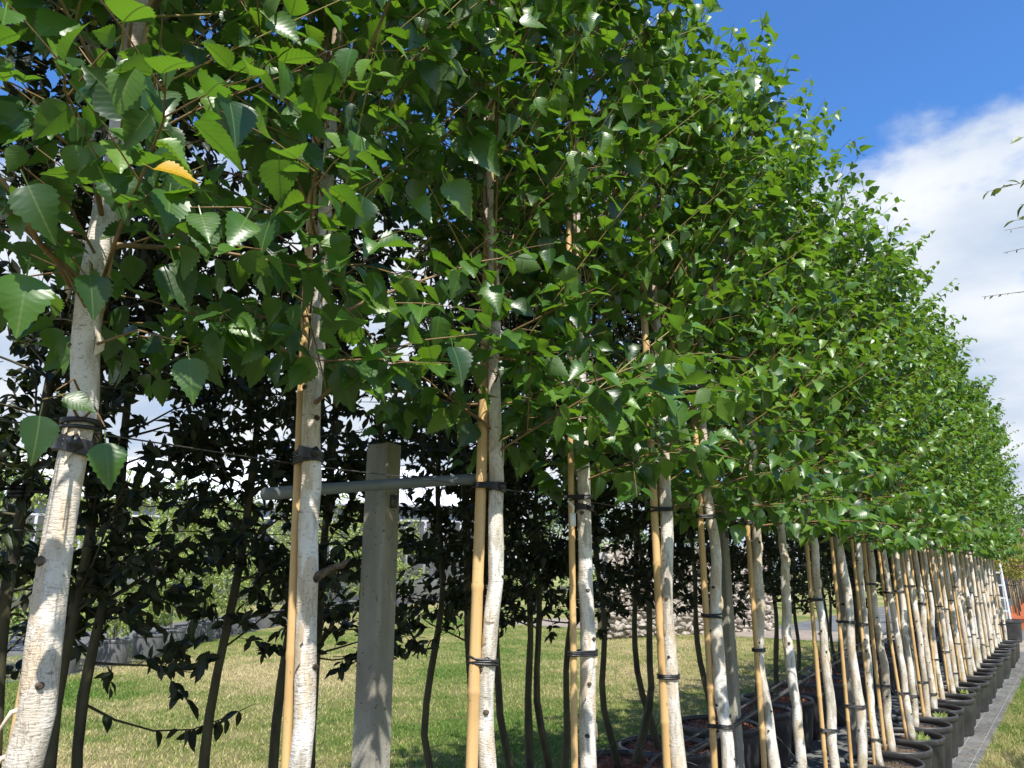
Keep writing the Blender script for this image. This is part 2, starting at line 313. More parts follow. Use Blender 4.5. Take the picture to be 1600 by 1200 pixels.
def blade_mat():
    m, nt = new_mat('grass_blade'); at = N(nt, 'ShaderNodeAttribute', attribute_name='lf'); s = N(nt, 'ShaderNodeSeparateXYZ', {0: at.outputs['Vector']})
    v = N(nt, 'ShaderNodeTexCoord').outputs['Object']
    k = math_(nt, 'ADD', math_(nt, 'MULTIPLY', noise(nt, v, 0.23, 5, 0.6), 0.72), math_(nt, 'MULTIPLY', noise(nt, v, 2.2, 5, 0.65), 0.28))
    k = math_(nt, 'ADD', k, math_(nt, 'MULTIPLY', math_(nt, 'SUBTRACT', s.outputs[2], 0.5), 0.16))
    c = ramp(nt, k, [(0.40, (0.10, 0.21, 0.03)), (0.50, (0.29, 0.32, 0.09)), (0.59, (0.56, 0.47, 0.25))])
    p = N(nt, 'ShaderNodeBsdfPrincipled', {'Base Color': c, 'Roughness': 0.6, 'Specular IOR Level': 0.25}); t = N(nt, 'ShaderNodeBsdfTranslucent', {'Color': c})
    N(nt, 'ShaderNodeOutputMaterial', {0: N(nt, 'ShaderNodeMixShader', {0: 0.3, 1: p.outputs[0], 2: t.outputs[0]}).outputs[0]}); return m
M['blade'] = blade_mat()
M['white_panel'] = simple('white_panel', (0.66, 0.69, 0.76), (0.80, 0.81, 0.84), 2.2, 0.35, 0.05)
M['lilac_wall'] = simple('lilac_wall', (0.32, 0.33, 0.40), (0.42, 0.43, 0.49), 1.5, 0.6, 0.1)
M['alu'] = simple('aluminium', (0.62, 0.63, 0.64), (0.76, 0.77, 0.78), 14, 0.35, 0.1, metal=0.35)
M['stone'] = simple('rubble_stone', (0.20, 0.17, 0.14), (0.48, 0.43, 0.37), 5, 0.9, 0.8)
M['tag'] = simple('white_label', (0.75, 0.75, 0.72), (0.82, 0.82, 0.80), 20, 0.5, 0.05)
M['slate'] = simple('dark_slate', (0.03, 0.033, 0.038), (0.08, 0.083, 0.09), 3, 0.6, 0.2)
M['orange'] = simple('orange_plastic', (0.66, 0.15, 0.04), (0.75, 0.22, 0.07), 6, 0.5, 0.1)
M['thread'] = simple('white_thread', (0.22, 0.22, 0.215), (0.42, 0.42, 0.41), 30, 0.7, 0.1)

# ------------------------------------------------------------------ ground
def sheet(name, x0, x1, y0, y1, z, mat, nx=1, ny=1, amp=0.0, seed=0, **k):
    rs = np.random.default_rng(seed); X = np.linspace(x0, x1, nx + 1); Y = np.linspace(y0, y1, ny + 1)
    gx, gy = np.meshgrid(X, Y); gz = np.full_like(gx, z) + (rs.random(gx.shape) * amp)
    V = np.stack([gx, gy, gz], -1).reshape(-1, 3); i, j = np.meshgrid(np.arange(ny), np.arange(nx), indexing='ij'); a = i * (nx + 1) + j
    F = np.concatenate([np.stack([a, a + 1, a + nx + 2], -1).reshape(-1, 3), np.stack([a, a + nx + 2, a + nx + 1], -1).reshape(-1, 3)])
    return obj(name, raw_mesh(name, V, F, mat, True), kind='structure', **k)
sheet('lawn', -260, 200, -60, 400, 0.0, M['lawn'])
ROW_END = 17.9
path = sheet('path', -3.02, -0.78, -2.5, ROW_END, 0.004, M['fabric'], 44, 260, 0.004, 3)
sheet('paved_crossing', -14, 6, ROW_END + 0.02, ROW_END + 3.0, 0.006, M['paving'])
sheet('standing_ground', -7.0, -0.35, ROW_END + 3.02, 70, 0.005, M['fabric'])
thr_mb = MB()                                             # woven white guide thread of the ground cover
for xx in (-0.93, -1.06):
    thr_mb.box((xx - 0.0022, -2.0, 0.0082), (xx + 0.0022, ROW_END - 0.1, 0.0092))
thr_mb.obj('guide_thread', M['thread'], path, kind=None)

# ------------------------------------------------------------------ leaf templates
PROF = np.array([(0, 0.0), (0.02, .10), (.07, .205), (.15, .295), (.25, .348), (.36, .355), (.48, .318), (.60, .252), (.72, .178), (.83, .105), (.92, .048), (1, 0)])
ELL = np.array([(0, 0.0), (0.1, .11), (.25, .19), (.45, .235), (.65, .20), (.82, .12), (.93, .05), (1, 0)])
def template(nedge, nmid, prof, fold, droop, serr, curl, pet, seed=0, twist=0.0):
    rs = np.random.default_rng(seed)
    te = np.linspace(0, 1, nedge) ** 1.22 if nedge > 7 else np.interp(np.linspace(0, 1, nedge), [0, .2, .4, .6, .8, 1], [0, .09, .27, .50, .76, 1]); tm = np.linspace(0, 1, nmid)
    w = np.interp(te, prof[:, 0], prof[:, 1])
    if serr:
        k = np.arange(nedge); tip = (k % 2 == 1) & (te < 0.95) & (te > 0.04)
        w = w * np.where(tip, 1.0 + serr * 1.1, 1.0 - serr * 0.5); te = te + np.where(tip, 0.022, -0.004); te[0] = 0; te[-1] = 1
    V, L = [], []
    def pt(t, y):
        z = fold * abs(y) - droop * t * t + curl * y * y * 1.5 + twist * y * (t - 0.3) + 0.02 * math.sin(9 * t + seed) * abs(y) / 0.3
        V.append((t, y, z)); L.append((y, t, 0.0))
    for t in tm: pt(t, 0.0)
    nm = nmid
    for sg in (1, -1):
        for a in range(1, nedge - 1): pt(te[a], sg * w[a])
    F = []
    for si, sg in enumerate((1, -1)):
        off = nm + si * (nedge - 2)
        E = [0] + [off + a for a in range(nedge - 2)] + [nm - 1]; tE = list(te)
        Md = list(range(nm)); i = j = 0
        while i < len(E) - 1 or j < nm - 1:
            if j == nm - 1 or (i < len(E) - 1 and tE[i + 1] <= tm[j + 1]): tri = (E[i], E[i + 1], Md[j]); i += 1
            else: tri = (E[i], Md[j + 1], Md[j]); j += 1
            if len(set(tri)) == 3: F.append(tri[::-1] if sg > 0 else tri)
    V = np.array(V); L = np.array(L)
    V[:, 0] += pet
    if pet > 0:
        n = len(V); h = 0.012
        V = np.concatenate([V, [(0, -h, 0.10), (0, h, 0.10), (pet * 0.5, -h, 0.06), (pet * 0.5, h, 0.06), (pet * 1.02, -h, 0.0), (pet * 1.02, h, 0.0)]])
        L = np.concatenate([L, [(0, 0, 0)] * 6]); F += [(n, n + 2, n + 3), (n, n + 3, n + 1), (n + 2, n + 4, n + 5), (n + 2, n + 5, n + 3)]
    return V, np.array(F), L
def tset(ne, nm, prof, serr, pet, n=6, base=0):
    rs = np.random.default_rng(77 + base); out = []
    for k in range(n): out.append(template(ne, nm, prof, rs.uniform(0.08, 0.55), rs.uniform(0.05, 0.38), serr, rs.uniform(-0.8, 0.8), pet, k, rs.uniform(-0.5, 0.5)))
    return out
T_HI = tset(21, 6, PROF, 0.075, 0.26); T_MID = tset(10, 4, PROF, 0.05, 0.24); T_LOW = tset(6, 3, PROF, 0, 0.0)
T_EHI = tset(7, 3, ELL, 0, 0.0); T_ELOW = tset(6, 3, ELL, 0, 0.0); T_DOT = tset(4, 3, ELL, 0, 0.0)

class Leaves:
    def __init__(s): s.P = []; s.A = []; s.Nn = []; s.S = []; s.R = []
    def add(s, p, a, n, size, r): s.P.append(p); s.A.append(a); s.Nn.append(n); s.S.append(size); s.R.append(r)
    def arrays(s):
        P = np.array(s.P); a = nrm(np.array(s.A)); n0 = np.array(s.Nn); b = nrm(np.cross(n0, a)); n = np.cross(a, b)
        return P, a, b, n, np.array(s.S), np.array(s.R)
def leaves_mesh(name, P, a, b, n, S, Rn, temps, mat, rs, widen=None):
    Vs, Fs, Ls, off = [], [], [], 0
    which = rs.integers(0, len(temps), len(P))
    for k, (tv, tf, tl) in enumerate(temps):
        m = which == k; c = int(m.sum())
        if not c: continue
        s3 = S[m][:, None, None]
        V = P[m][:, None, :] + s3 * (tv[None, :, 0:1] * a[m][:, None, :] + tv[None, :, 1:2] * b[m][:, None, :] + tv[None, :, 2:3] * n[m][:, None, :])
        L = np.repeat(tl[None], c, 0).copy(); L[:, :, 2] = Rn[m][:, None]
        F = tf[None] + (np.arange(c) * len(tv))[:, None, None] + off
        Vs.append(V.reshape(-1, 3)); Fs.append(F.reshape(-1, 3)); Ls.append(L.reshape(-1, 3)); off += c * len(tv)
    return raw_mesh(name, np.concatenate(Vs), np.concatenate(Fs), mat, True, np.concatenate(Ls))
_single = {}
def single_meshes(key, temps, mat):
    if key not in _single:
        _single[key] = []
        for k, (tv, tf, tl) in enumerate(temps):
            for q in range(3):
                l = tl.copy(); l[:, 2] = (0.12, 0.45, 0.85)[q]; _single[key].append(raw_mesh('leaf', tv, tf, mat, True, l))
    return _single[key]
def place_leaf(me, parent, p, a, b, n, s, name='leaf'):
    o = bpy.data.objects.new(name, me); COL.objects.link(o); o.parent = parent
    o.matrix_local = Matrix(((a[0] * s, b[0] * s, n[0] * s, p[0]), (a[1] * s, b[1] * s, n[1] * s, p[1]), (a[2] * s, b[2] * s, n[2] * s, p[2]), (0, 0, 0, 1)))
    return o
def emit_leaves(lv, root, base, temps, key, mat, n_ind, rs, crown_name='crown'):
    """crown mesh of the many leaves, plus the leaves that show largest as objects of their own"""
    P, a, b, n, S, Rn = lv.arrays()
    sel = np.zeros(len(P), bool)
    if n_ind:
        W = P + np.array(base); x, y, z = project(W)
        ok = (x > 0) & (x < 1600) & (y > 0) & (y < 1200) & (z > 0.1)
        score = np.where(ok, np.linalg.norm(W - CAM, axis=1) / S, 1e9); idx = np.argsort(score)[:n_ind]; idx = idx[score[idx] < 1e8]; sel[idx] = True
    k = ~sel
    crown = obj(crown_name, leaves_mesh(crown_name, P[k], a[k], b[k], n[k], S[k], Rn[k], temps, mat, rs), root, kind='stuff')
    if n_ind:
        ms = single_meshes(key, temps, mat)
        for i in np.nonzero(sel)[0]:
            q = 0 if Rn[i] < 0.3 else (1 if Rn[i] < 0.66 else 2)
            place_leaf(ms[int(rs.integers(0, len(temps))) * 3 + q], crown, P[i], a[i], b[i], n[i], float(S[i]))
    return crown

# ------------------------------------------------------------------ birch row
D = 1.25; SP = 0.52; Y0 = 0.508
trunk_px = [85, 482, 775, 915, 1042, 1120, 1183, 1228, 1274, 1317, 1343]
NB = 32
birch_y = []
rg = np.random.default_rng(5)
for i in range(NB):
    if i < len(trunk_px): birch_y.append(on_plane_x(trunk_px[i], 890, -D)[1])
    else: birch_y.append(Y0 + SP * i + rg.uniform(-0.05, 0.05))
GOLD = 2.399963
def birch_trunk_path(rs, H, lean):
    z = np.linspace(0.24, H, 44); k = rs.normal(0, 1, (5, 2)); ph = rs.uniform(0, 6.28, (5, 2)); xy = np.zeros((44, 2))
    for q, (wl, am) in enumerate(((3.5, .010), (1.6, .0065), (0.8, .0042), (0.42, .0028), (0.24, .0018))): xy += am * k[q] * np.sin(2 * np.pi * z[:, None] / wl + ph[q])
    i0 = np.argmin(abs(z - EYE)); xy -= xy[i0]
    return np.column_stack([xy + lean * (z[:, None] - EYE), z])
birch_label = {
    0: 'thick-trunked birch bearing a single yellow leaf, knobbly peeling white bark',
    1: 'white birch with a broken curling branch stub, beside the tall concrete post',
    2: 'white birch tied to the end of the grey horizontal pipe with a stout cane',
    3: 'white birch with the small white label hanging at its cane',
    4: 'white birch next after the one with the white hanging label',
    5: 'second white birch after the one with the white hanging label'}
EXTRA = {0: ((62, 650, 55, 722, 1.12, 0), (165, 692, 172, 762, 1.15, 1), (295, 560, 302, 625, 1.2, 1), (42, 430, 28, 522, 1.1, 1), (44, 290, 80, 370, 1.05, 0), (205, 140, 235, 172, 1.1, 2), (100, 620, 150, 640, 1.2, 0), (180, 270, 200, 345, 1.15, 0), (140, 430, 150, 495, 1.15, 0)),
         1: ((520, 365, 536, 417, 1.35, 2), (330, 140, 345, 192, 1.25, 2), (272, 410, 292, 482, 1.3, 0), (320, 340, 322, 400, 1.3, 1), (450, 165, 510, 215, 1.3, 1), (420, 30, 470, 62, 1.2, 1)),
         2: ((740, 215, 776, 268, 1.7, 1), (640, 315, 676, 345, 1.6, 2), (520, 560, 550, 640, 1.8, 0), (700, 285, 738, 330, 1.7, 2)),
         4: ((998, 568, 1004, 620, 2.55, 0), (982, 536, 984, 568, 2.6, 0), (1155, 820, 1150, 850, 2.9, 2), (1150, 800, 1180, 808, 2.9, 1))}
birches = []
ORD = ['', 'first', 'second', 'third', 'fourth', 'fifth', 'sixth', 'seventh', 'eighth', 'ninth', 'tenth', 'eleventh', 'twelfth', 'thirteenth']
def ordinal_label(i, what, other):
    if 4 <= i <= 12: return '%s %s past the birch with the white hanging label' % (ORD[i - 3], what)
    if NB - i <= 10: return '%s %s counted from the row end by the paved crossing' % (ORD[NB - i], what)
    return other
def make_birch(i):
    rs = np.random.default_rng(1000 + i); far = min(1.0, i / 14.0)
    base = (-D, birch_y[i], 0.0); H = 4.15 + rs.uniform(-0.12, 0.22) + 0.1 * far
    lab = birch_label.get(i) or ordinal_label(i, 'white birch', 'slim white birch among the close-set trunks in the middle of the row')
    root = thing('birch_tree', lab, 'tree', base, None if i in birch_label else 'white birches in the long potted row')
    path_ = birch_trunk_path(rs, H, rs.normal(0, 0.004, 2)); z = path_[:, 2]
    r0 = (0.0255, 0.0222, 0.0225, 0.025, 0.0265, 0.026)[i] if i < 6 else rs.uniform(0.0225, 0.027)
    rad = np.interp(z, [0.24, 0.34, 1.0, 1.8, 2.6, H], [r0 * 1.28, r0 * 1.12, r0, r0 * 0.86, r0 * 0.60, 0.004])
    sides = 16 if i < 8 else 10
    V, F = tube(path_, rad, sides)
    # uneven bark: radial dents
    c = np.repeat(path_, sides, 0); d = V[:len(c)] - c; ang = np.arctan2(d[:, 1], d[:, 0])
    wob = 1 + 0.05 * np.sin(2 * ang + 7 * c[:, 2] + rs.uniform(0, 6)) + 0.04 * np.sin(3 * ang - 15 * c[:, 2]) + rs.normal(0, 0.02, len(c))
    kn = []
    for _ in range(7 if i < 16 else 4):
        kz = rs.uniform(0.45, 1.95); ka = math.atan2(-base[1], -base[0]) + rs.normal(0, 0.9); kn.append((kz, ka))
        da = np.angle(np.exp(1j * (ang - ka))); wob += 0.16 * np.exp(-(da / 0.55) ** 2 - ((c[:, 2] - kz) / 0.028) ** 2)
    V[:len(c)] = c + d * wob[:, None]
    trunk = obj('trunk', raw_mesh('trunk', V, F, M['bark']), root)
    P_at = lambda zz: np.array([np.interp(zz, z, path_[:, k]) for k in range(3)])
    for kz, ka in kn:
        p = P_at(kz); r = np.interp(kz, z, rad) * 1.13; s = rs.uniform(0.0045, 0.0085) * (1.0 if i < 12 else 0.9)
        o_ = np.array([math.cos(ka), math.sin(ka), 0]); t_ = np.array([-o_[1], o_[0], 0])
        a = np.linspace(0, 2 * np.pi, 9)[:-1]; q = p + o_ * r
        ring = [q + t_ * s * 1.25 * math.cos(x) + np.array([0, 0, 1]) * s * math.sin(x) + o_ * (-0.002 - 0.004 * abs(math.cos(x))) for x in a]
        inner = [q + t_ * s * 0.65 * math.cos(x) + np.array([0, 0, 1]) * s * 0.5 * math.sin(x) + o_ * 0.0025 for x in a]
        VV = np.array(ring + inner + [q - o_ * 0.0005]); FF = []
        for j in range(8): k = (j + 1) % 8; FF += [(j, k, 8 + k), (j, 8 + k, 8 + j), (8 + j, 8 + k, 16)]
        obj('knot', raw_mesh('knot', VV, FF, M['knot']), trunk)
    if i < 9:                                             # curls of peeling bark
        for _ in range(4):
            kz = rs.uniform(0.9, 2.2); ka = math.atan2(-base[1], -base[0]) + rs.choice([-1, 1]) * rs.uniform(0.5, 1.5); p = P_at(kz); r = np.interp(kz, z, rad) * 1.03
            w = 0.01; h = rs.uniform(0.03, 0.09); VV = []
            for u in range(4):
                aa = ka + u * 0.22; rr_ = r * 1.04 + 0.0005 + 0.0016 * u
                for v_ in range(2): VV.append(p + np.array([math.cos(aa) * rr_, math.sin(aa) * rr_, (v_ - 0.5) * h * (1 - 0.22 * u)]))
            FF = []
            for u in range(3): A = u * 2; FF += [(A, A + 2, A + 3), (A, A + 3, A + 1)]
            obj('bark_curl', raw_mesh('bark_curl', VV, FF, M['peel']), trunk)
    if i == 1:                                            # snapped branch stub
        p = P_at(1.545); o_ = RGT * 0.9 + FWD * -0.2
        pts = [p + o_ * t + np.array([0, 0, hh]) for t, hh in ((0.0, -0.02), (0.03, -0.005), (0.055, 0.008), (0.08, 0.014), (0.098, 0.028))]
        MB().tube(pts, [0.013, 0.009, 0.006, 0.007, 0.002], 8).obj('branch_stub', M['knot'], root)
    if i == 0:
        for sgn, kz in ((-1, 1.36), (-1, 1.30)):
            p = P_at(kz); o_ = RGT * -0.8 + FWD * -0.3
            MB().tube([p, p + o_ * 0.035 + [0, 0, -0.008], p + o_ * 0.06 + [0, 0, -0.05]], [0.006, 0.004, 0.0015], 6).obj('branch_stub', M['peel'], root)
    # ---- branches, twigs, leaves
    lv = Leaves(); out = 0.52 + 0.32 * far; tw_sides = 4 if i < 6 else 3
    nbr = 50 if i < 12 else 46; branch_mbs = []; shoots = MB()
    zlow = (1.98, 1.93, 1.90, 1.86, 1.84)[i] if i < 5 else 1.80
    def add_leaves(p0, p1, tdir, n, size, tipbias, dens_rs):
        for q in range(n):
            t = (q + 0.6) / n; p = p0 + (p1 - p0) * t
            side = nrm(np.cross(tdir, [0, 0, 1.0])) * (1 if q % 2 else -1)
            a = 0.75 * side + 0.35 * tdir + dens_rs.normal(0, 0.36, 3) + np.array([0.10, 0.0, -0.42])
            nn = np.array([0.30, -0.12, 0.85]) + dens_rs.normal(0, 0.36, 3)
            if dens_rs.random() < 0.16: a = dens_rs.normal(0, 0.35, 3) + np.array([0, 0, -1.0]); nn = np.array([0.8, -0.5, 0.2]) + dens_rs.normal(0, 0.5, 3)
            s = size * dens_rs.uniform(0.72, 1.15) * (1.0 - 0.38 * max(0, t - 0.6) / 0.4)
            lv.add(p, a, nn, s, float(np.clip(dens_rs.normal(0.16 + 0.07 * min(i, 3) + 0.06 * far, 0.22) + tipbias * t, 0, 1)))  # nearest birches get darker leaf tones: crown shade put into the colour
    for k in range(nbr):
        zb = zlow - 0.06 + (H - 0.25 - zlow) * ((k + 0.5) / nbr) ** 0.95 + rs.uniform(-0.04, 0.04)
        az = k * GOLD + rs.uniform(-0.4, 0.4); low = zb < zlow + 0.3
        el = R(rs.uniform(5, 34)) if low else R(rs.uniform(28, 64))
        hmax = out if math.cos(az) > 0.3 else 0.42
        top = np.interp(zb, [zlow, 2.6, H - 0.7, H], [0.95, 1.0, 0.9, 0.5])
        L = rs.uniform(0.55, 1.05) * hmax * top / math.cos(el) * (1.0 if el < 0.8 else 0.85)
        L = min(L, 0.85)
        d = np.array([math.cos(az) * math.cos(el), math.sin(az) * math.cos(el) * 0.85, math.sin(el)])
        t = np.linspace(0, 1, 6)[:, None]; p0 = P_at(zb)
        pts = p0 + d * L * t + np.array([0, 0, 1]) * ((-0.10 if low else 0.06) * L * t ** 2) + rs.normal(0, 0.008, (6, 3)) * t
        mb = MB(); rb = rs.uniform(0.0035, 0.0060) * (1.15 - 0.5 * zb / H); mb.tube(pts, np.linspace(rb, 0.0012, 6), 5 if i < 6 else 4, False)
        seg = lambda tt: np.array([np.interp(tt, t[:, 0], pts[:, c_]) for c_ in range(3)])
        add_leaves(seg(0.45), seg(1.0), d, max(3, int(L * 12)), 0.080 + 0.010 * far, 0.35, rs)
        for w in range(7):
            tt = 0.10 + 0.88 * (w + rs.uniform(0, 0.9)) / 7.0; q0 = seg(tt)
            az2 = az + (1 if w % 2 else -1) * rs.uniform(0.5, 1.25); el2 = el * 0.8 + rs.normal(0.05, 0.28)
            l2 = rs.uniform(0.12, 0.30) * (1.15 - 0.5 * tt)
            d2 = np.array([math.cos(az2) * math.cos(el2), math.sin(az2) * math.cos(el2), math.sin(el2)])
            q1 = q0 + d2 * l2 + np.array([0, 0, -0.03]) * (l2 / 0.25)
            lim = -D + out + 0.03
            mb.tube([q0, (q0 + q1) / 2 + [0, 0, 0.008], q1], [0.0019, 0.0014, 0.0008], tw_sides, False)
            add_leaves(q0, q1, d2, max(3, int(l2 / 0.036)), 0.076 + 0.012 * far, 0.25, rs)
        branch_mbs.append(mb)
    for k in range(9 + int(5 * far)):                     # this year's long shoots reaching out and up toward the path
        zb = rs.uniform(zlow, H - 0.5); az = rs.normal(0.15, 0.75); el = R(rs.uniform(30, 62)); L = rs.uniform(0.5, 0.85) * (out + 0.12) / 0.55
        d = np.array([math.cos(az) * math.cos(el), math.sin(az) * math.cos(el), math.sin(el)]); p0 = P_at(zb); t = np.linspace(0, 1, 6)[:, None]
        L = min(L, 0.92, (H + 0.12 - zb) / d[2])
        pts = p0 + d * L * t + np.array([0, 0, -0.06]) * L * t ** 2
        shoots.tube(pts, np.linspace(0.0026, 0.0009, 6), tw_sides, False)
        add_leaves(p0 + d * L * 0.35, pts[-1], d, int(L * 19), 0.070, 0.7, rs)
    p0 = P_at(H - 0.35); add_leaves(p0, P_at(H), np.array([0.1, 0.1, 1.0]), 12, 0.06, 0.5, rs)
    temps, key = (T_HI, 'bhi') if i < 5 else ((T_MID, 'bmid') if i < 12 else (T_LOW, 'blow'))
    n_ind = 300 if i < 9 else (160 if i < 16 else 0)
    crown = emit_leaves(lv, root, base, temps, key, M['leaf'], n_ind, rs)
    if i < 8:
        for mb in branch_mbs: mb.obj('branch', M['twig'], root)
    else:
        al = MB()
        for mb in branch_mbs:
            for V_, F_ in zip([np.concatenate(mb.V)], [np.concatenate(mb.F)]): al.add(V_, F_)
        al.obj('branches', M['twig'], root, kind='stuff')
    shoots.obj('young_shoots', M['shoot'], root, kind='stuff')
    for (bx, by, tx, ty, dist, gr) in EXTRA.get(i, ()):
        A = at_dist(bx, by, dist); B = at_dist(tx, ty, dist * 0.985); a = nrm(B - A); vd = nrm(A - CAM); nn = -vd * 0.8 + UPV * 0.45 + RGT * rs.uniform(-0.4, 0.4); b = nrm(np.cross(nn, a)); n = np.cross(a, b)
        L = np.linalg.norm(B - A); ms = single_meshes('bhi', T_HI, M['leaf']); o0 = A - np.array(base) - a * L * 0.26
        place_leaf(ms[int(rs.integers(0, 6)) * 3 + gr], crown, o0, a, b, n, float(L))
        q = P_at(min(3.6, max(1.78, o0[2] + 0.02))); MB().tube([q, (q + o0) / 2 + UPV * 0.03, o0 + UPV * 0.10 * L], [0.003, 0.0018, 0.0009], 4, False).obj('branch', M['twig'], root)
    if i == 0:
        pts = [at_dist(x, y, d) - np.array(base) for x, y, d in ((112, 445, 1.36), (88, 408, 1.30), (60, 378, 1.24), (25, 310, 1.2), (-20, 250, 1.18))]
        MB().tube(pts, [0.007, 0.005, 0.0045, 0.0035, 0.002], 6).obj('branch', M['twig'], root)
    if i == 0:
        w = at_dist(222, 262, 0.90) - np.array(base)
        tv, tf, tl = T_HI[1]
        me = raw_mesh('leaf', tv, tf, M['yellow_leaf'], True, tl)
        a = nrm(RGT * 1.0 + UPV * -0.12 + FWD * 0.1); nn = nrm(UPV * 0.75 - FWD * 0.65); b = nrm(np.cross(nn, a)); n = np.cross(a, b)
        o = place_leaf(me, crown, w, a, b, n, 0.054); o['label'] = 'bright yellow autumn leaf'
    return root, P_at, rad, z
birch_info = [make_birch(i) for i in range(NB)]

# ------------------------------------------------------------------ bamboo canes with black ties
tie_dir = nrm(np.array([-0.75, -0.65, 0.0]))
def make_cane(i):
    rs = np.random.default_rng(4000 + i); root_b, P_at, rad, z = birch_info[i]
    if i in (7,): return None
    h = rs.uniform(2.6, 3.0); rc = (0.0125, 0.010, 0.0165, 0.011, 0.0155, 0.014)[i] if i < 6 else rs.uniform(0.010, 0.0145)
    rt = float(np.interp(1.0, z, rad)); off = (nrm(FWD * 0.75 - RGT * 0.66) if i == 0 else nrm(FWD * 0.6 - RGT * 0.8) if i == 1 else tie_dir) * (rt * 1.12 + rc + 0.002)
    p_top = P_at(1.77) + off * 1.0; p_bot = P_at(0.3) + off * 1.05 + np.array([rs.uniform(-0.02, 0.01), rs.uniform(-0.02, 0.02), 0])
    lab = {0: 'bamboo cane half hidden behind the thick knobbly birch trunk', 1: 'thin bamboo cane behind the birch with the broken stub',
           2: 'stout orange-tan bamboo cane tied at the end of the grey pipe', 3: 'thin bamboo cane carrying the small white label',
           4: 'thick pale bamboo cane next after the one with the white label'}.get(i) or ordinal_label(i, 'tan bamboo cane of the row,', 'tan bamboo cane tied with black rubber to a birch mid row').replace(',', '')
    root = thing('bamboo_cane', lab, 'cane', (float(-D + p_bot[0]), float(birch_y[i] + p_bot[1]), 0.2), None if i < 5 else 'bamboo canes supporting the birches')
    o0 = np.array(root.location) - np.array((-D, birch_y[i], 0))
    zz = [0.0]; 
    pts, rr = [], []
    zc = rs.uniform(0.05, 0.2); nodes = []
    while zc < h: nodes.append(zc); zc += rs.uniform(0.19, 0.30)
    key = sorted([0.05] + [n + d for n in nodes for d in (-0.012, -0.004, 0.0, 0.004, 0.012)] + [h])
    dirv = (p_top - p_bot) / (1.77 - 0.3)
    bend = rs.normal(0, 0.004, 2)
    for q in key:
        p = p_bot + dirv * (q + 0.2 - 0.3); p[:2] += bend * math.sin(q * 2.2)
        on = any(abs(q - n) < 0.005 for n in nodes); pts.append(p - o0); rr.append(rc * (1.10 if on else 1.0) * (1 - 0.10 * q / h))
    MB().tube(pts, rr, 10 if i < 8 else 8).obj('culm', M['bamboo'], root)
    heights = [1.775] + ([1.32] if i == 2 else [1.30] if i == 3 else [1.17, 0.62] if i == 4 else [1.36, 0.93] if i == 5 else [1.18, 0.55] if i == 6 else [rs.uniform(1.05, 1.45), rs.uniform(0.4, 0.75)])
    if i == 2: heights.insert(0, 2.26)
    for hz in heights:
        c1 = P_at(hz) - o0; c2 = p_bot + dirv * (hz - 0.3) - o0; r1 = float(np.interp(hz, z, rad)) * 1.12 + 0.0025; r2 = rc * 1.08 + 0.002
        mid = (c1 + c2) / 2; ax = c2 - c1; ax[2] = 0; L = np.linalg.norm(ax); ax /= L + 1e-9; ay = np.array([-ax[1], ax[0], 0])
        for w in range(3 if i < 16 else 2):
            P = []; tl = rs.normal(0, 0.004); dz = (w - 1) * 0.0055
            for a in np.linspace(0, 2 * np.pi, 19):
                if math.cos(a) < 0: p = c1 + r1 * (ax * math.cos(a) + ay * math.sin(a))
                else: p = c2 + r2 * (ax * math.cos(a) + ay * math.sin(a))
                P.append(p + np.array([0, 0, dz + tl * math.cos(a)]))
            MB().tube(P, 0.0034, 6).obj('tie', M['rubber'], root)
        if rs.random() < 0.75 and i < 16:                 # loose end
            e = c1 + r1 * (-ax * 0.3 - ay); MB().tube([e, e + (RGT * rs.choice([-1, 1]) * 0.02 - FWD * 0.008), e + RGT * rs.choice([-1, 1]) * 0.03 + [0, 0, rs.uniform(-0.02, 0.006)]], [0.0026, 0.0024, 0.0018], 5).obj('tie', M['rubber'], root)
    return root
canes = [make_cane(i) for i in range(NB)]

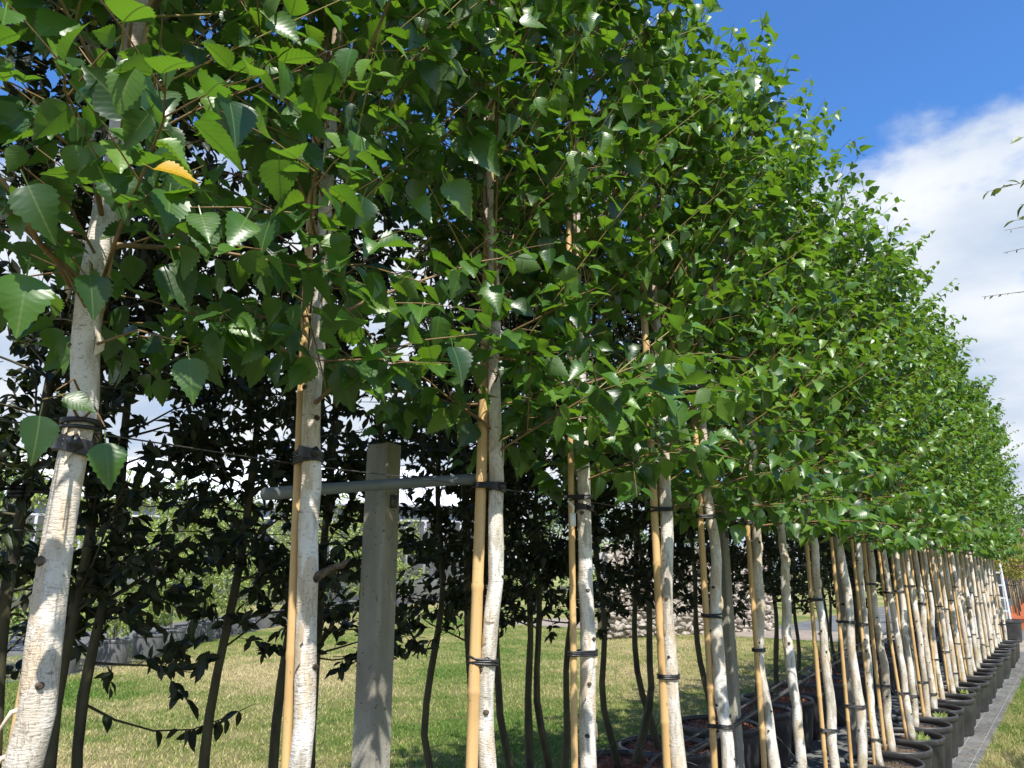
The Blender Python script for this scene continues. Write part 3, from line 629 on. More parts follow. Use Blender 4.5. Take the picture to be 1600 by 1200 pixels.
# ------------------------------------------------------------------ black pots
def pot_parts(root, r, h, mat, soil_mat, chips, rs, fill=0.80):
    MB().lathe([(0.001, 0.012), (r * 0.80, 0.012), (r * 0.82, 0.0), (r * 0.84, 0.012), (r * 0.965, h * 0.86), (r * 0.965, h * 0.885), (r * 0.93, h * 0.885), (r * 0.90, h * 0.80), (r * 0.84, h * 0.5), (0.001, h * 0.5)], 36).obj('wall', mat, root)
    MB().lathe([(r * 0.93, h * 0.88), (r * 0.985, h * 0.87), (r, h * 0.885), (r, h * 0.975), (r * 0.985, h), (r * 0.955, h), (r * 0.935, h * 0.98), (r * 0.915, h * 0.88), (r * 0.93, h * 0.88)], 36).obj('rim', mat, root)
    zs = h * fill; n = 14; a = np.linspace(0, 2 * np.pi, 28, endpoint=False); V = [(0, 0, zs + 0.02)]; F = []
    for q in range(1, 6):
        for x in a: V.append((math.cos(x) * r * 0.905 * q / 5, math.sin(x) * r * 0.905 * q / 5, zs + 0.02 * (1 - q / 5) + rs.normal(0, 0.004)))
    for j in range(28): F.append((0, 1 + j, 1 + (j + 1) % 28))
    for q in range(4):
        for j in range(28):
            A = 1 + q * 28 + j; B = 1 + q * 28 + (j + 1) % 28; F += [(A, A + 28, B + 28), (A, B + 28, B)]
    so = obj('soil', raw_mesh('soil', V, F, soil_mat), root)
    if chips:
        mb = MB()
        for _ in range(chips):
            q = math.sqrt(rs.random()) * r * 0.86; x = rs.uniform(0, 6.28); s = rs.uniform(0.004, 0.011)
            T = np.array([(1, 1, 1), (1, -1, -1), (-1, 1, -1), (-1, -1, 1)]) * s * rs.uniform(0.5, 1.2, 3) + rs.normal(0, s * 0.3, (4, 3))
            mb.add(T + [q * math.cos(x), q * math.sin(x), zs + 0.018 * (1 - q / r)], [(0, 1, 2), (0, 3, 1), (0, 2, 3), (1, 3, 2)])
        mb.obj('bark_chips', soil_mat, so, kind='stuff')
rs = np.random.default_rng(9)
POT_R, POT_H = 0.245, 0.32
pot_src = thing('plant_pot', 'black plastic pot under the thick knobbly birch', 'pot', (-D, birch_y[0], 0.006)); pot_parts(pot_src, POT_R, POT_H, M['pot'], M['soil'], 260, rs)
for i in range(1, NB):
    c = copy_tree(pot_src, None, ordinal_label(i, 'black round birch pot', 'black round plastic pot of a birch in the middle of the row'), 'black pots of the birch row'); c.location = (-D + rs.uniform(-0.025, 0.02), birch_y[i] + (0 if i < 30 else 0), 0.006); c.rotation_euler.z = rs.uniform(0, 6.28)
    c.scale = (1, 1, rs.uniform(0.96, 1.04))

# ------------------------------------------------------------------ second row: dark small-leaved trees in wide pots
X2 = -2.36
near_stems = [[20, 95], [165, 338], [432, 505], [690, 716, 742], [808, 832], [852, 884], [955, 992], [1020, 1052]]
dark_y = []
for st in near_stems: dark_y.append([on_plane_x(x, 1080, X2)[1] for x in st])
y_ = max(dark_y[-1]) + 0.70
rg = np.random.default_rng(8)
while y_ < 17.6:
    dark_y.append(sorted((y_ + rg.uniform(-0.12, 0.12, rg.integers(1, 4))).tolist())); y_ += 0.74
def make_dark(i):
    rs = np.random.default_rng(6000 + i); ys = dark_y[i]; yc = float(np.mean(ys)); base = (X2, yc, 0.0)
    name = 'small dark-leaved olive-barked tree standing in a wide pot behind the birches'
    lab = {0: 'dark-leaved twin-stemmed tree behind the thick knobbly birch', 1: 'dark-leaved tree whose low bare twig hangs over the dry lawn', 2: 'dark-leaved tree with two stems just left of the tall concrete post',
           3: 'dark-leaved tree with three stems behind the stout orange-tan cane'}.get(i) or ('%s dark-leaved tree past the three-stemmed one behind the stout cane' % ORD[i - 3] if i < 10 else 'dark-leaved olive-stemmed tree deep in the second row behind close-set birches')
    root = thing('dark_leaved_tree', lab, 'tree', base, None if i < 4 else 'dark-leaved trees in the second row')
    lv = Leaves(); br = MB()
    for s_i, ys_ in enumerate(ys):
        H = rs.uniform(3.5, 4.1); z = np.linspace(0.30, H, 26); ph = rs.uniform(0, 6.28, 4); y0 = (ys_ - yc)
        dx = 0.025 * np.sin(z * 2.3 + ph[0]) + 0.012 * np.sin(z * 7 + ph[1]); dy = 0.03 * np.sin(z * 2.0 + ph[2]) + 0.012 * np.sin(z * 6 + ph[3])
        grow = np.clip((z - 0.3) / 0.5, 0, 1)
        P = np.column_stack([rs.uniform(-0.10, 0.10) * grow + dx * grow, y0 * (0.35 + 0.65 * grow) + dy * grow, z])
        rr = np.interp(z, [0.3, 1.0, 2.0, H], np.array([0.024, 0.018, 0.014, 0.003]) * rs.uniform(0.85, 1.15)) * (1 + rs.normal(0, 0.05, 26))
        MB().tube(P, rr, 9).obj('trunk', M['olive_bark'], root)
        nb = (74 if i < 10 else 52) // len(ys) + 12
        for k in range(nb):
            zb = 1.22 + (H - 1.28) * ((k + 0.5) / nb) ** 0.9 + rs.uniform(-0.05, 0.05); az = rs.uniform(0, 6.28); el = R(rs.uniform(-5, 45)) if zb < 1.6 else R(rs.uniform(5, 55)); L = rs.uniform(0.25, 0.62)
            d = np.array([math.cos(az) * math.cos(el), math.sin(az) * math.cos(el), math.sin(el)]); p0 = np.array([np.interp(zb, z, P[:, c]) for c in range(3)])
            t = np.linspace(0, 1, 5)[:, None]; pts = p0 + d * L * t + rs.normal(0, 0.012, (5, 3)) * t + np.array([0, 0, -0.06]) * L * t * t
            br.tube(pts, np.linspace(0.0045, 0.001, 5), 4, False)
            for w in range(6):
                tt = 0.12 + 0.86 * (w + rs.random()) / 6; q0 = p0 + (pts[-1] - p0) * tt; d2 = nrm(d + rs.normal(0, 0.65, 3)); l2 = rs.uniform(0.07, 0.19)
                br.tube([q0, q0 + d2 * l2], [0.0016, 0.0007], 3, False)
                for q in range(int(l2 / (0.0110 if i < 8 else 0.019)) + 2):
                    p = q0 + d2 * l2 * rs.uniform(0.15, 1.05); a = d2 * 0.5 + rs.normal(0, 0.6, 3) + np.array([0, 0, -0.15])
                    lv.add(p, a, np.array([0.1, 0, 0.7]) + rs.normal(0, 0.55, 3), (rs.uniform(0.038, 0.062) if i < 8 else rs.uniform(0.045, 0.070)), float(np.clip(rs.normal(0.4, 0.25), 0, 1)))
    if i == 1:                                            # low hanging twig with leaves over the lawn
        pts = [on_plane_x(x, y, X2 - 0.05) - np.array(base) for x, y in ((128, 1098), (180, 1125), (240, 1142), (300, 1140), (350, 1122), (398, 1100))]
        br.tube(pts, np.linspace(0.004, 0.0012, 6), 4, False); pts = np.array(pts)
        for q in range(15):
            t = rs.uniform(0, 5); p = np.array([np.interp(t, range(6), pts[:, c]) for c in range(3)]); lv.add(p, np.array([0, 0, -0.7]) + rs.normal(0, 0.5, 3), rs.normal(0, 1, 3), rs.uniform(0.05, 0.075), 0.4)
    P, a, b, n, S, Rn = lv.arrays()
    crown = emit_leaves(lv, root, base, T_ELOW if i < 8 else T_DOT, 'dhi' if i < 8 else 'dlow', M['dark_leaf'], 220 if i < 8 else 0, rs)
    br.obj('branches', M['olive_bark'], root, kind='stuff')
    if i < 5:                                             # a few dead brown leaves
        tv, tf, tl = T_EHI[2]; me = raw_mesh('leaf', tv, tf, M['brown_leaf'], True, tl)
        for q in rs.integers(0, len(P), 9): place_leaf(me, crown, P[q] + [0, 0, 0.01], a[q], b[q], n[q], float(S[q]) * 1.15)
    return yc
dark_c = [make_dark(i) for i in range(len(dark_y))]
rs = np.random.default_rng(12)
wide = thing('wide_plant_pot', 'wide black plastic pot under the dark tree behind the knobbly birch', 'pot', (X2, dark_c[0], 0.006)); pot_parts(wide, 0.315, 0.42, M['pot'], M['mulch'], 420, rs, 0.92)
for k, yc in enumerate(dark_c[1:], 1):
    c = copy_tree(wide, None, 'wide black pot of red mulch, %s past the three-stemmed dark tree' % ORD[k - 3] if 4 <= k < 12 else 'wide black pot of the second row at its near end' if k < 4 else 'wide black pot of red mulch deep in the second row', 'wide pots in the second row'); c.location = (X2, yc, 0.006); c.rotation_euler.z = rs.uniform(0, 6.28)

# ------------------------------------------------------------------ concrete posts, wires, pipes, drip lines
post_y = [on_plane_x(592, 900, -1.72)[1] + 2.80 * k for k in range(6)]
post_mesh = None
for k, py in enumerate(post_y):
    lab = 'tall weathered concrete post crossed by the grey horizontal pipe' if k == 0 else 'weathered grey concrete post, %s past the one crossed by the grey pipe' % ORD[k]
    root = thing('concrete_post', lab, 'post', (-1.72, py, 0), None if k == 0 else 'concrete posts along the birch row')
    w = 0.042; h = 1.935; c = 0.009; prof = [(-w, -w + c), (-w + c, -w), (w - c, -w), (w, -w + c), (w, w - c), (w - c, w), (-w + c, w), (-w, w - c)]
    rs = np.random.default_rng(50 + k); V = []
    zs = [0, 0.5, 1.0, 1.5, h - 0.012, h]
    for q, zz in enumerate(zs):
        s = (1.06 - 0.06 * zz / h) * (0.97 if q == 5 else 1)
        for (x, y) in prof: V.append((x * s + rs.normal(0, 0.0008), y * s + rs.normal(0, 0.0008), zz + (rs.normal(0, 0.002) if q >= 4 else 0)))
    F = []
    for q in range(5):
        for j in range(8): A = q * 8 + j; B = q * 8 + (j + 1) % 8; F += [(A, B, B + 8), (A, B + 8, A + 8)]
    V.append((0, 0, h + 0.002)); F += [(40 + j, 40 + (j + 1) % 8, 48) for j in range(8)]
    o = obj('shaft', raw_mesh('shaft', V, F, M['concrete'], False), root); root.rotation_euler.z = rs.normal(0, 0.05) + (0.10 if k == 0 else 0)
    mb = MB(); mb.box((w - 0.004, -0.012, 1.735), (w + 0.010, 0.012, 1.775)); mb.obj('wire_staple', M['wire'], root)
def line(name, lab, cat, pts, r, mat, sides=6, group=None, smooth_n=0):
    pts = np.array(pts, float); o0 = pts[0].copy(); return MB().tube(pts - o0, r, sides).obj(name, mat, None, loc=o0, label=lab, cat=cat, group=group)
rs = np.random.default_rng(31)
XW = -1.30
wp = []
for i in range(NB): wp += [(XW - 0.012 + rs.normal(0, 0.004), birch_y[i], 1.775 + rs.normal(0, 0.006))]
wp = [(XW, -1.2, 1.76)] + wp + [(XW, ROW_END, 1.78)]
line('support_wire', 'thin dark wire strung along the birch trunks at tie height', 'wire', wp, 0.0016, M['wire'], 5)
line('support_wire', 'thin dark wire strung along the second row of dark-leaved trees', 'wire', [(X2 + 0.06, -1.5, 1.66)] + [(X2 + 0.05 + rs.normal(0, .01), y, 1.66 + rs.normal(0, 0.008)) for y in dark_c] + [(X2 + 0.05, ROW_END, 1.67)], 0.0018, M['wire'], 5)
a_ = on_plane_x(415, 772, -1.50); b_ = on_plane_x(766, 747, -1.292); m_ = on_plane_x(590, 758, -1.56)
ts = np.linspace(0, 1, 9); bez = [(1 - t) ** 2 * a_ + 2 * t * (1 - t) * (2 * m_ - (a_ + b_) / 2) + t * t * b_ for t in ts]
line('crossbar_pipe', 'grey plastic pipe lying across the front of the concrete post', 'pipe', bez, 0.0155, M['pipe'], 14)
# black rubber straps at wire height on the nearest trunks
def strap(i, hz, label, big):
    root_b, P_at, rad, z = birch_info[i]; c = P_at(hz) + np.array((-D, birch_y[i], 0)); r = float(np.interp(hz, z, rad)) * 1.12
    root = thing('tree_strap', label, 'strap', c, None)
    V, F = [], []; a = np.linspace(0, 2 * np.pi, 25); wd = 0.011 * big
    tl = RGT * -0.12 + UPV * 0.35
    for k, ang in enumerate(a):
        d = np.array([math.cos(ang), math.sin(ang), 0]); sh = (d @ RGT) * -0.006
        for (q, zz) in ((0.0022, -wd), (0.0058, -wd * 0.9), (0.0058, wd * 0.9), (0.0022, wd)): V.append(d * (r + q) + np.array([0, 0, zz + sh]))
    for k in range(24):
        for j in range(4): A = k * 4 + j; B = k * 4 + (j + 1) % 4; F += [(A, A + 4, B + 4), (A, B + 4, B)]
    obj('band', raw_mesh('band', V, F, M['rubber'], False), root)
    e = -RGT * r * 0.9 - FWD * 0.3 * r
    mb = MB()
    for s in (1, -1): mb.tube([-FWD * (r + 0.004) + UPV * s * 0.004 - RGT * 0.0, e * 1.15 + UPV * s * 0.006, e * 1.9 + FWD * 0.02 + UPV * 0.004, e * 2.6 + FWD * 0.06 + UPV * 0.008], [0.004, 0.0046, 0.004, 0.0022], 6)
    mb.obj('loop', M['rubber'], root)
    MB().tube([RGT * r * 0.4 - FWD * (r + 0.008) - UPV * 0.004, RGT * (r * 0.9 + 0.002) - FWD * (r + 0.002) + UPV * 0.004], [0.0105 * big, 0.0105 * big], 12).obj('buckle', M['rubber'], root)
strap(0, 1.742, 'wide black rubber strap with buckle on the thick knobbly birch', 1.15)
strap(1, 1.785, 'black rubber strap on the birch with the broken stub', 1.0)
strap(2, 1.770, 'black rubber strap joining the grey pipe end to a birch', 0.9)
strap(3, 1.745, 'black rubber strap above the small white label', 0.8)
# white label on the cane of birch 3
c = canes[3].location; pl = on_plane_x(895, 808, -1.215)
root = thing('plant_label', 'small white plastic label hanging at a cane of the birch row', 'label', pl)
MB().box((-0.010, -0.0008, -0.028), (0.010, 0.0008, 0.012), Matrix.Rotation(YAW + 0.5, 3, 'Z').to_4x4()).obj('tag', M['tag'], root)
MB().tube([(0, 0, 0.010), (0.006, -0.004, 0.03), (-0.010, -0.01, 0.05)], 0.0035, 6).obj('tag_loop', M['tag'], root)
# second-row ties
for k, (px, py) in enumerate(((32, 768), (150, 770))):
    p = on_plane_x(px, py, X2 + 0.03); root = thing('tree_strap', 'black strap on the dark stem %s' % ('beyond the knobbly birch, beside the sky gap' if k == 0 else 'seen against pale green shrubs'), 'strap', p)
    mb = MB(); a = np.linspace(0, 2 * np.pi, 17)
    for w in (-0.012, 0, 0.012): mb.tube([(0.026 * math.cos(x), 0.026 * math.sin(x), w + 0.003 * math.sin(x)) for x in a], 0.007, 6)
    mb.obj('band', M['rubber'], root); MB().tube([-RGT * 0.03, RGT * 0.09], [0.010, 0.003], 8).obj('loop', M['rubber'], root)
# irrigation main along the posts
XP = -1.66
pp = [on_plane_x(x, y, XP) for x, y in ((1040, 1196), (1110, 1158), (1190, 1105), (1262, 1058), (1315, 1030), (1372, 1004))]
pp = [np.array((XP, pp[0][1] - 1.4, 0.36)), np.array((XP, pp[0][1] - 0.5, 0.52))] + pp + [np.array((XP, y, 0.86 + 0.02 * math.sin(y))) for y in np.arange(pp[-1][1] + 1.2, ROW_END, 1.4)]
line('irrigation_pipe', 'black irrigation pipe sagging past the concrete posts between pot rows', 'pipe', pp, 0.013, M['black_pipe'], 10)
pp2 = [p + np.array([-0.05, 0.02, 0.035]) for p in pp]
line('irrigation_pipe', 'thinner second hose running just above the black irrigation pipe', 'pipe', pp2, 0.007, M['black_pipe'], 8)
for k in range(34):                                        # thin drip tubes looping into pots
    y0 = 2.6 + 0.33 * k + rs.uniform(-0.1, 0.1); front = k % 3 == 0
    z0 = float(np.interp(y0, [p[1] for p in pp], [p[2] for p in pp]))
    tx = -D - 0.12 if front else X2 + rs.uniform(0.05, 0.22); tz = 0.29 if front else 0.375
    yb = min(birch_y, key=lambda v: abs(v - y0)) if front else min(dark_c, key=lambda v: abs(v - y0)) + rs.uniform(-0.2, 0.2)
    A = np.array((XP, y0, z0)); B = np.array((tx, yb, tz)); Mi = (A + B) / 2 + np.array((rs.uniform(-.05, .05), rs.uniform(-0.2, 0.2), rs.uniform(-0.05, 0.25)))
    t = np.linspace(0, 1, 11)[:, None]; P = (1 - t) ** 2 * A + 2 * t * (1 - t) * (2 * Mi - (A + B) / 2) + t * t * B
    line('drip_tube', 'thin black drip tube curling from the irrigation pipe into a pot', 'tube', P, 0.0026, M['black_pipe'], 5, 'drip tubes between the pots')

# ------------------------------------------------------------------ grass blades where the lawn is near enough to show them
def grass(name, lab, pts, hgt, rs, nb):
    n = len(pts); a = rs.uniform(0, 6.28, n); w = rs.uniform(0.0016, 0.0036, n) * nb; h = hgt * rs.uniform(0.5, 1.3, n); ln = rs.normal(0, 0.55, (n, 2)) * h[:, None]
    dx = np.cos(a) * w; dy = np.sin(a) * w; V = np.zeros((n, 3, 3)); V[:, 0, :2] = pts + np.stack([dx, dy], 1); V[:, 1, :2] = pts - np.stack([dx, dy], 1); V[:, 2, :2] = pts + ln; V[:, 2, 2] = h
    L = np.zeros((n, 3, 3)); L[:, :, 2] = rs.random(n)[:, None]
    return obj(name, raw_mesh(name, V.reshape(-1, 3), np.arange(n * 3).reshape(-1, 3), M['blade'], True, L.reshape(-1, 3)), kind='stuff', label=lab, cat='grass')
rs = np.random.default_rng(90)
def field(n, x0, x1, y0, y1, power):
    y = y0 + (y1 - y0) * rs.random(n) ** power; x = rs.uniform(x0, x1, n); P = np.stack([x, y, np.zeros(n)], 1); px, py, z = project(P)
    return P[(px > -30) & (px < 1630) & (py < 1240) & (z > 0)][:, :2]
grass('lawn_grass', 'short dry yellow and green lawn grass behind the rows', field(270000, -16, -3.05, 2.5, 18, 1.2), 0.030, rs, 2.0)
grass('verge_grass', 'short dry grass along the edge of the ground fabric', np.concatenate([field(90000, -0.86, 0.4, 5.5, 17.5, 1.3), field(14000, -0.87, -0.76, 5, 17.5, 1.3)]), 0.035, rs, 1.2)
# weeds on the path and debris
wm = MB()
for _ in range(900):
    y = rs.uniform(5, 17.5); x = -0.98 + rs.normal(0, 0.05) if rs.random() < 0.6 else rs.uniform(-1.0, -0.82)
    s = rs.uniform(0.004, 0.013); q = rs.uniform(0, 6.28); T = np.array([(math.cos(q) * s, math.sin(q) * s, 0.002), (-math.cos(q) * s, -math.sin(q) * s, 0.002), (-math.sin(q) * s * 0.5, math.cos(q) * s * 0.5, 0.006)])
    wm.add(T + [x, y, 0.008], [(0, 1, 2)])
wm.obj('leaf_litter', M['brown_leaf'], kind='stuff', label='dry leaf crumbs scattered on the ground fabric beside the pots', cat='litter')
def weed(p, lab, n, h):
    root = thing('weed', lab, 'weed', p); lv = Leaves()
    for _ in range(n): a = rs.normal(0, 0.6, 3) + np.array([0, 0, 0.9]); lv.add(rs.normal(0, 0.02, 3) * [1, 1, 0], a, rs.normal(0, 1, 3), rs.uniform(0.5, 1.0) * h, 0.5)
    P, a, b, n_, S, Rn = lv.arrays(); obj('foliage', leaves_mesh('foliage', P, a, b, n_, S, Rn, T_ELOW, M['shrub_leaf'], rs), root)
for i in (12, 14, 17): weed((-D + 0.11, birch_y[i] + 0.04, 0.27), 'small green weed growing in the soil of a birch pot', 16, 0.09)
for o in [o for o in COL.objects if o.name.startswith('weed') and not o.parent]: o['group'] = 'weeds in the birch pots'

# ------------------------------------------------------------------ shrubs in pots beyond the lawn, stone wall, greenhouse
def blob_leaves(rs, n, cx, r, zlo, zhi, size, shape='oval'):
    lv = Leaves(); nc = 26; cs = []
    for _ in range(nc):
        t = rs.random(); zz = zlo + (zhi - zlo) * t; w = r * (math.sin(math.pi * min(0.97, max(0.12, t * 0.85 + 0.12))) ** 0.6); q = rs.uniform(0, 6.28); m_ = math.sqrt(rs.random()); cs.append((np.array([math.cos(q) * w * m_, math.sin(q) * w * m_, zz]), r * rs.uniform(0.22, 0.42)))
    for _ in range(n):
        c, cr = cs[rs.integers(0, nc)]; d = nrm(rs.normal(0, 1, 3)); p = c + d * cr * rs.random() ** 0.45
        lv.add(p, d + rs.normal(0, 0.5, 3) + np.array([0, 0, -0.2]), d * 0.5 + np.array([0.2, -0.1, 0.5]) + rs.normal(0, 0.4, 3), size * rs.uniform(0.7, 1.3), float(np.clip(rs.normal(0.45, 0.25), 0, 1)))
    return lv
def leafy(name, lab, cat, loc, r, zlo, zhi, n, size, mat, stem_mat, stem_r, seed, group=None, temps=None):
    rs = np.random.default_rng(seed); root = thing(name, lab, cat, loc, group)
    P, a, b, nn, S, Rn = blob_leaves(rs, n, 0, r, zlo, zhi, size).arrays()
    crown = obj('crown', leaves_mesh('crown', P, a, b, nn, S, Rn, temps or T_DOT, mat, rs), root, kind='stuff')
    mb = MB()
    zt = zlo + (zhi - zlo) * 0.7; mb.tube([(0, 0, 0.0 if not group or 'pots' not in group else 0.2), (rs.normal(0, 0.02), rs.normal(0, 0.02), zlo), (rs.normal(0, 0.05), rs.normal(0, 0.05), zt)], [stem_r, stem_r * 0.8, stem_r * 0.3], 7); mb.obj('trunk', stem_mat, root)
    br = MB()
    for _ in range(9):
        q = rs.uniform(0, 6.28); z0 = rs.uniform(zlo * 0.9, zt); br.tube([(0, 0, z0), (math.cos(q) * r * 0.35, math.sin(q) * r * 0.35, z0 + r * 0.4), (math.cos(q) * r * 0.75, math.sin(q) * r * 0.75, z0 + r * 0.7)], [stem_r * 0.5, stem_r * 0.35, stem_r * 0.12], 4, False)
    br.obj('branches', stem_mat, root, kind='stuff'); return root
rs = np.random.default_rng(200)
edge = [on_ground(x, y) for x, y in ((-60, 1075), (60, 1064), (150, 1050), (240, 1030), (330, 1000), (450, 975), (560, 955), (660, 942), (780, 930), (880, 926), (960, 922))]
edge = np.array(edge); cum = np.concatenate([[0], np.cumsum(np.linalg.norm(np.diff(edge, axis=0), axis=1))])
along = lambda s: np.array([np.interp(s, cum, edge[:, k]) for k in range(3)])
gp = None; s = 0.2; k = 0
tang = None
bed = []
for q in np.linspace(0, cum[-1], 40):
    p = along(q); d = nrm(np.array([p[0], p[1], 0])); bed.append((p + d * 0.05, p + d * 9))
V = np.array([v for a, b in bed for v in (a, b)]); V[:, 2] = 0.004; F = []
for q in range(39): A = q * 2; F += [(A, A + 1, A + 3), (A, A + 3, A + 2)]
obj('nursery_bed', raw_mesh('nursery_bed', V, [f[::-1] for f in F], M['fabric']), kind='structure')
src_pot = None
while s < cum[-1]:
    p = along(s); d = nrm(np.array([p[0], p[1], 0])); hd = math.hypot(p[0], p[1]); p = p + d * 0.45
    sc = 1.0
    if src_pot is None:
        src_pot = thing('grey_pot', 'grey plastic pot at the lawn edge holding a pale green shrub', 'pot', p, 'grey pots along the far lawn edge'); pot_parts(src_pot, 0.27, 0.42, M['pot_grey'], M['soil'], 0, rs); c = src_pot
    else: c = copy_tree(src_pot); c.location = p
    c.location.z = 0.005
    hgt = rs.uniform(2.6, 3.4) * (1.0 if hd < 22 else 1.4)
    leafy('shrub', 'airy pale green shrub growing in a grey pot beyond the lawn', 'shrub', (p[0], p[1], 0.01), rs.uniform(0.5, 0.75), 0.65, hgt, 1400 if hd < 22 else 850, 0.08 if hd < 22 else 0.13, M['shrub_leaf'], M['grey_bark'], 0.018, 7000 + k, 'pale shrubs in pots beyond the lawn')
    if k % 2 == 0:
        p2 = p + d * rs.uniform(1.8, 4.5); leafy('shrub', 'airy pale green shrub standing behind the potted shrubs', 'shrub', (p2[0], p2[1], 0.0), rs.uniform(0.8, 1.2), 0.5, hgt * 1.15, 1300, 0.13, M['shrub_leaf'] if k % 4 else M['tree_leaf'], M['grey_bark'], 0.03, 7600 + k, 'shrubs behind the pot line')
    s += 1.05 if hd < 20 else 1.9; k += 1
# rubble wall
wa = on_ground(955, 1000); wb = on_ground(1215, 985); wv = wb - wa; wl = np.linalg.norm(wv); wd_ = nrm(wv); root = thing('rubble_wall', 'pale grey rubble stone wall beyond the shaded lawn', 'wall', wa, None, math.atan2(wv[1], wv[0]))
rs = np.random.default_rng(300)
MB().box((0, 0.10, 0), (wl, 0.5, 1.95)).obj('core', M['stone'], root)
ico = np.array([(0, 0, 1), (.89, 0, .45), (.28, .85, .45), (-.72, .53, .45), (-.72, -.53, .45), (.28, -.85, .45), (.72, .53, -.45), (-.28, .85, -.45), (-.89, 0, -.45), (-.28, -.85, -.45), (.72, -.53, -.45), (0, 0, -1)])
icf = [(0, 1, 2), (0, 2, 3), (0, 3, 4), (0, 4, 5), (0, 5, 1), (1, 6, 2), (2, 7, 3), (3, 8, 4), (4, 9, 5), (5, 10, 1), (6, 7, 2), (7, 8, 3), (8, 9, 4), (9, 10, 5), (10, 6, 1), (6, 11, 7), (7, 11, 8), (8, 11, 9), (9, 11, 10), (10, 11, 6)]
sm = [raw_mesh('stone', ico * rs.uniform(0.75, 1.1, (12, 1)), icf, M['stone'], False) for _ in range(6)]
rest = MB(); zz = 0.06; cnt = 0
while zz < 2.1:
    xx = rs.uniform(0, 0.1)
    while xx < wl:
        w = rs.uniform(0.08, 0.30); hh = rs.uniform(0.05, 0.13)
        if cnt < 290 and zz < 1.0 and rs.random() < 0.6:
            o = obj('stone', sm[rs.integers(0, 6)], root, (xx, 0.09 + rs.normal(0, 0.025), zz + rs.normal(0, 0.035))); o.scale = (w * 0.6, 0.09, hh * 0.75); o.rotation_euler = (0, rs.normal(0, 0.5), 0); cnt += 1
        else: rest.add(ico * [w * 0.6, 0.09, hh * 0.75] * rs.uniform(0.8, 1.15, (12, 1)) + [xx, 0.09 + rs.normal(0, 0.02), zz + rs.normal(0, 0.035)], icf)
        xx += w * 0.92
    zz += 0.105
rest.obj('stones', M['stone'], root, smooth=False, kind='stuff')
# white-roofed greenhouse
gd = nrm(np.array([-math.sin(YAW + R(15)), math.cos(YAW + R(15)), 0])); gc = gd * 36; gt = np.array([-gd[1], gd[0], 0])  # gt points left
groot = thing('greenhouse', 'long white-roofed greenhouse behind the shrubs beyond the lawn', 'building', gc - gt * 0, None, math.atan2(-gt[1], -gt[0]))
GL = 21.0
MB().box((-GL, 0, 0), (GL * 0.42, 9.0, 4.6)).obj('wall', M['lilac_wall'], groot)
npan = 34; pw = (GL * 1.42) / npan
pm = MB().box((0.02, -0.25, 0), (pw - 0.02, 3.9, 0.03), Matrix.Rotation(R(33), 3, 'X').to_4x4()).mesh('roof_panel', M['white_panel'], False)
for q in range(npan): obj('roof_panel', pm, groot, (-GL + q * pw, 0, 4.62))
mb = MB(); mb.box((-GL - 0.1, -0.38, 4.42), (GL * 0.42 + 0.1, -0.2, 4.58)); mb.obj('gutter', M['lilac_wall'], groot)
mb = MB(); mb.box((-GL - 0.1, 3.15, 6.72), (GL * 0.42 + 0.1, 3.5, 6.84)); mb.obj('ridge', M['white_panel'], groot)
pm2 = MB().box((0.02, 0, 0), (pw - 0.02, 6.4, 0.03), Matrix.Rotation(R(-20), 3, 'X').to_4x4()).mesh('roof_panel', M['white_panel'], False)
for q in range(npan): obj('roof_panel', pm2, groot, (-GL + q * pw, 3.52, 6.75))
win = MB().box((0, -0.02, 0), (pw * 0.86, -0.004, 2.6)).mesh('window_pane', M['slate'], False)
for q in range(0, npan, 1): obj('window_pane', win, groot, (-GL + q * pw + pw * 0.07, 0, 1.2))
# far trees that close the horizon
rs = np.random.default_rng(400)
for k, (px, dist, h, r) in enumerate(((-40, 48, 7.5, 3.0), (60, 60, 8, 3.4), (860, 46, 5.5, 2.6), (960, 52, 6.5, 3.0), (1060, 48, 6, 2.6), (1150, 55, 7, 3.2), (1240, 60, 6.5, 3.0), (1330, 64, 6.5, 3.0), (1420, 66, 6, 3.0), (1500, 68, 5.5, 3.0), (1575, 70, 6, 3.2), (1650, 66, 6.5, 3.4), (1730, 62, 7, 3.2), (800, 58, 6, 3.0))):
    p = at_dist(px, 890, dist); leafy('background_tree', 'mid green leafy tree far beyond the lawn', 'tree', (p[0], p[1], 0), r, 0.6, h, 1500, 0.32, M['tree_leaf'], M['grey_bark'], 0.12, 8000 + k, 'far trees on the horizon')

# ------------------------------------------------------------------ end of the row: standard tree, ladder, terracotta pots
pp_ = on_ground(1577, 1003); r_ = np.random.default_rng(500)
bp = thing('round_plant_pot', 'black round pot with a leaning green-stemmed young tree, past the birch row', 'pot', (pp_[0], pp_[1], 0.008)); pot_parts(bp, 0.29, 0.46, M['pot'], M['soil'], 0, r_)
std = thing('standard_tree', 'young tree with leaning green stem and yellow-green ball crown', 'tree', (pp_[0], pp_[1], 0.3))
MB().tube([(0, 0, 0), (-0.05, 0, 0.35), (-0.14, 0, 0.9), (-0.19, 0, 1.4), (-0.2, 0, 2.0)], [0.038, 0.036, 0.033, 0.03, 0.02], 8).obj('trunk', M['green_stem'], std)
lv = blob_leaves(r_, 2600, 0, 0.62, 1.35, 2.2, 0.065); P, a, b, n, S, Rn = lv.arrays(); P[:, 0] -= 0.15
obj('crown', leaves_mesh('crown', P, a, b, n, S, Rn, T_DOT, M['lime_leaf'], r_), std, kind='stuff')
lp = on_ground(1562, 1000); lad = thing('step_ladder', 'aluminium step ladder standing behind the last birches', 'ladder', (lp[0] - 0.05, lp[1] + 1.1, 0.0), None, 0.2)
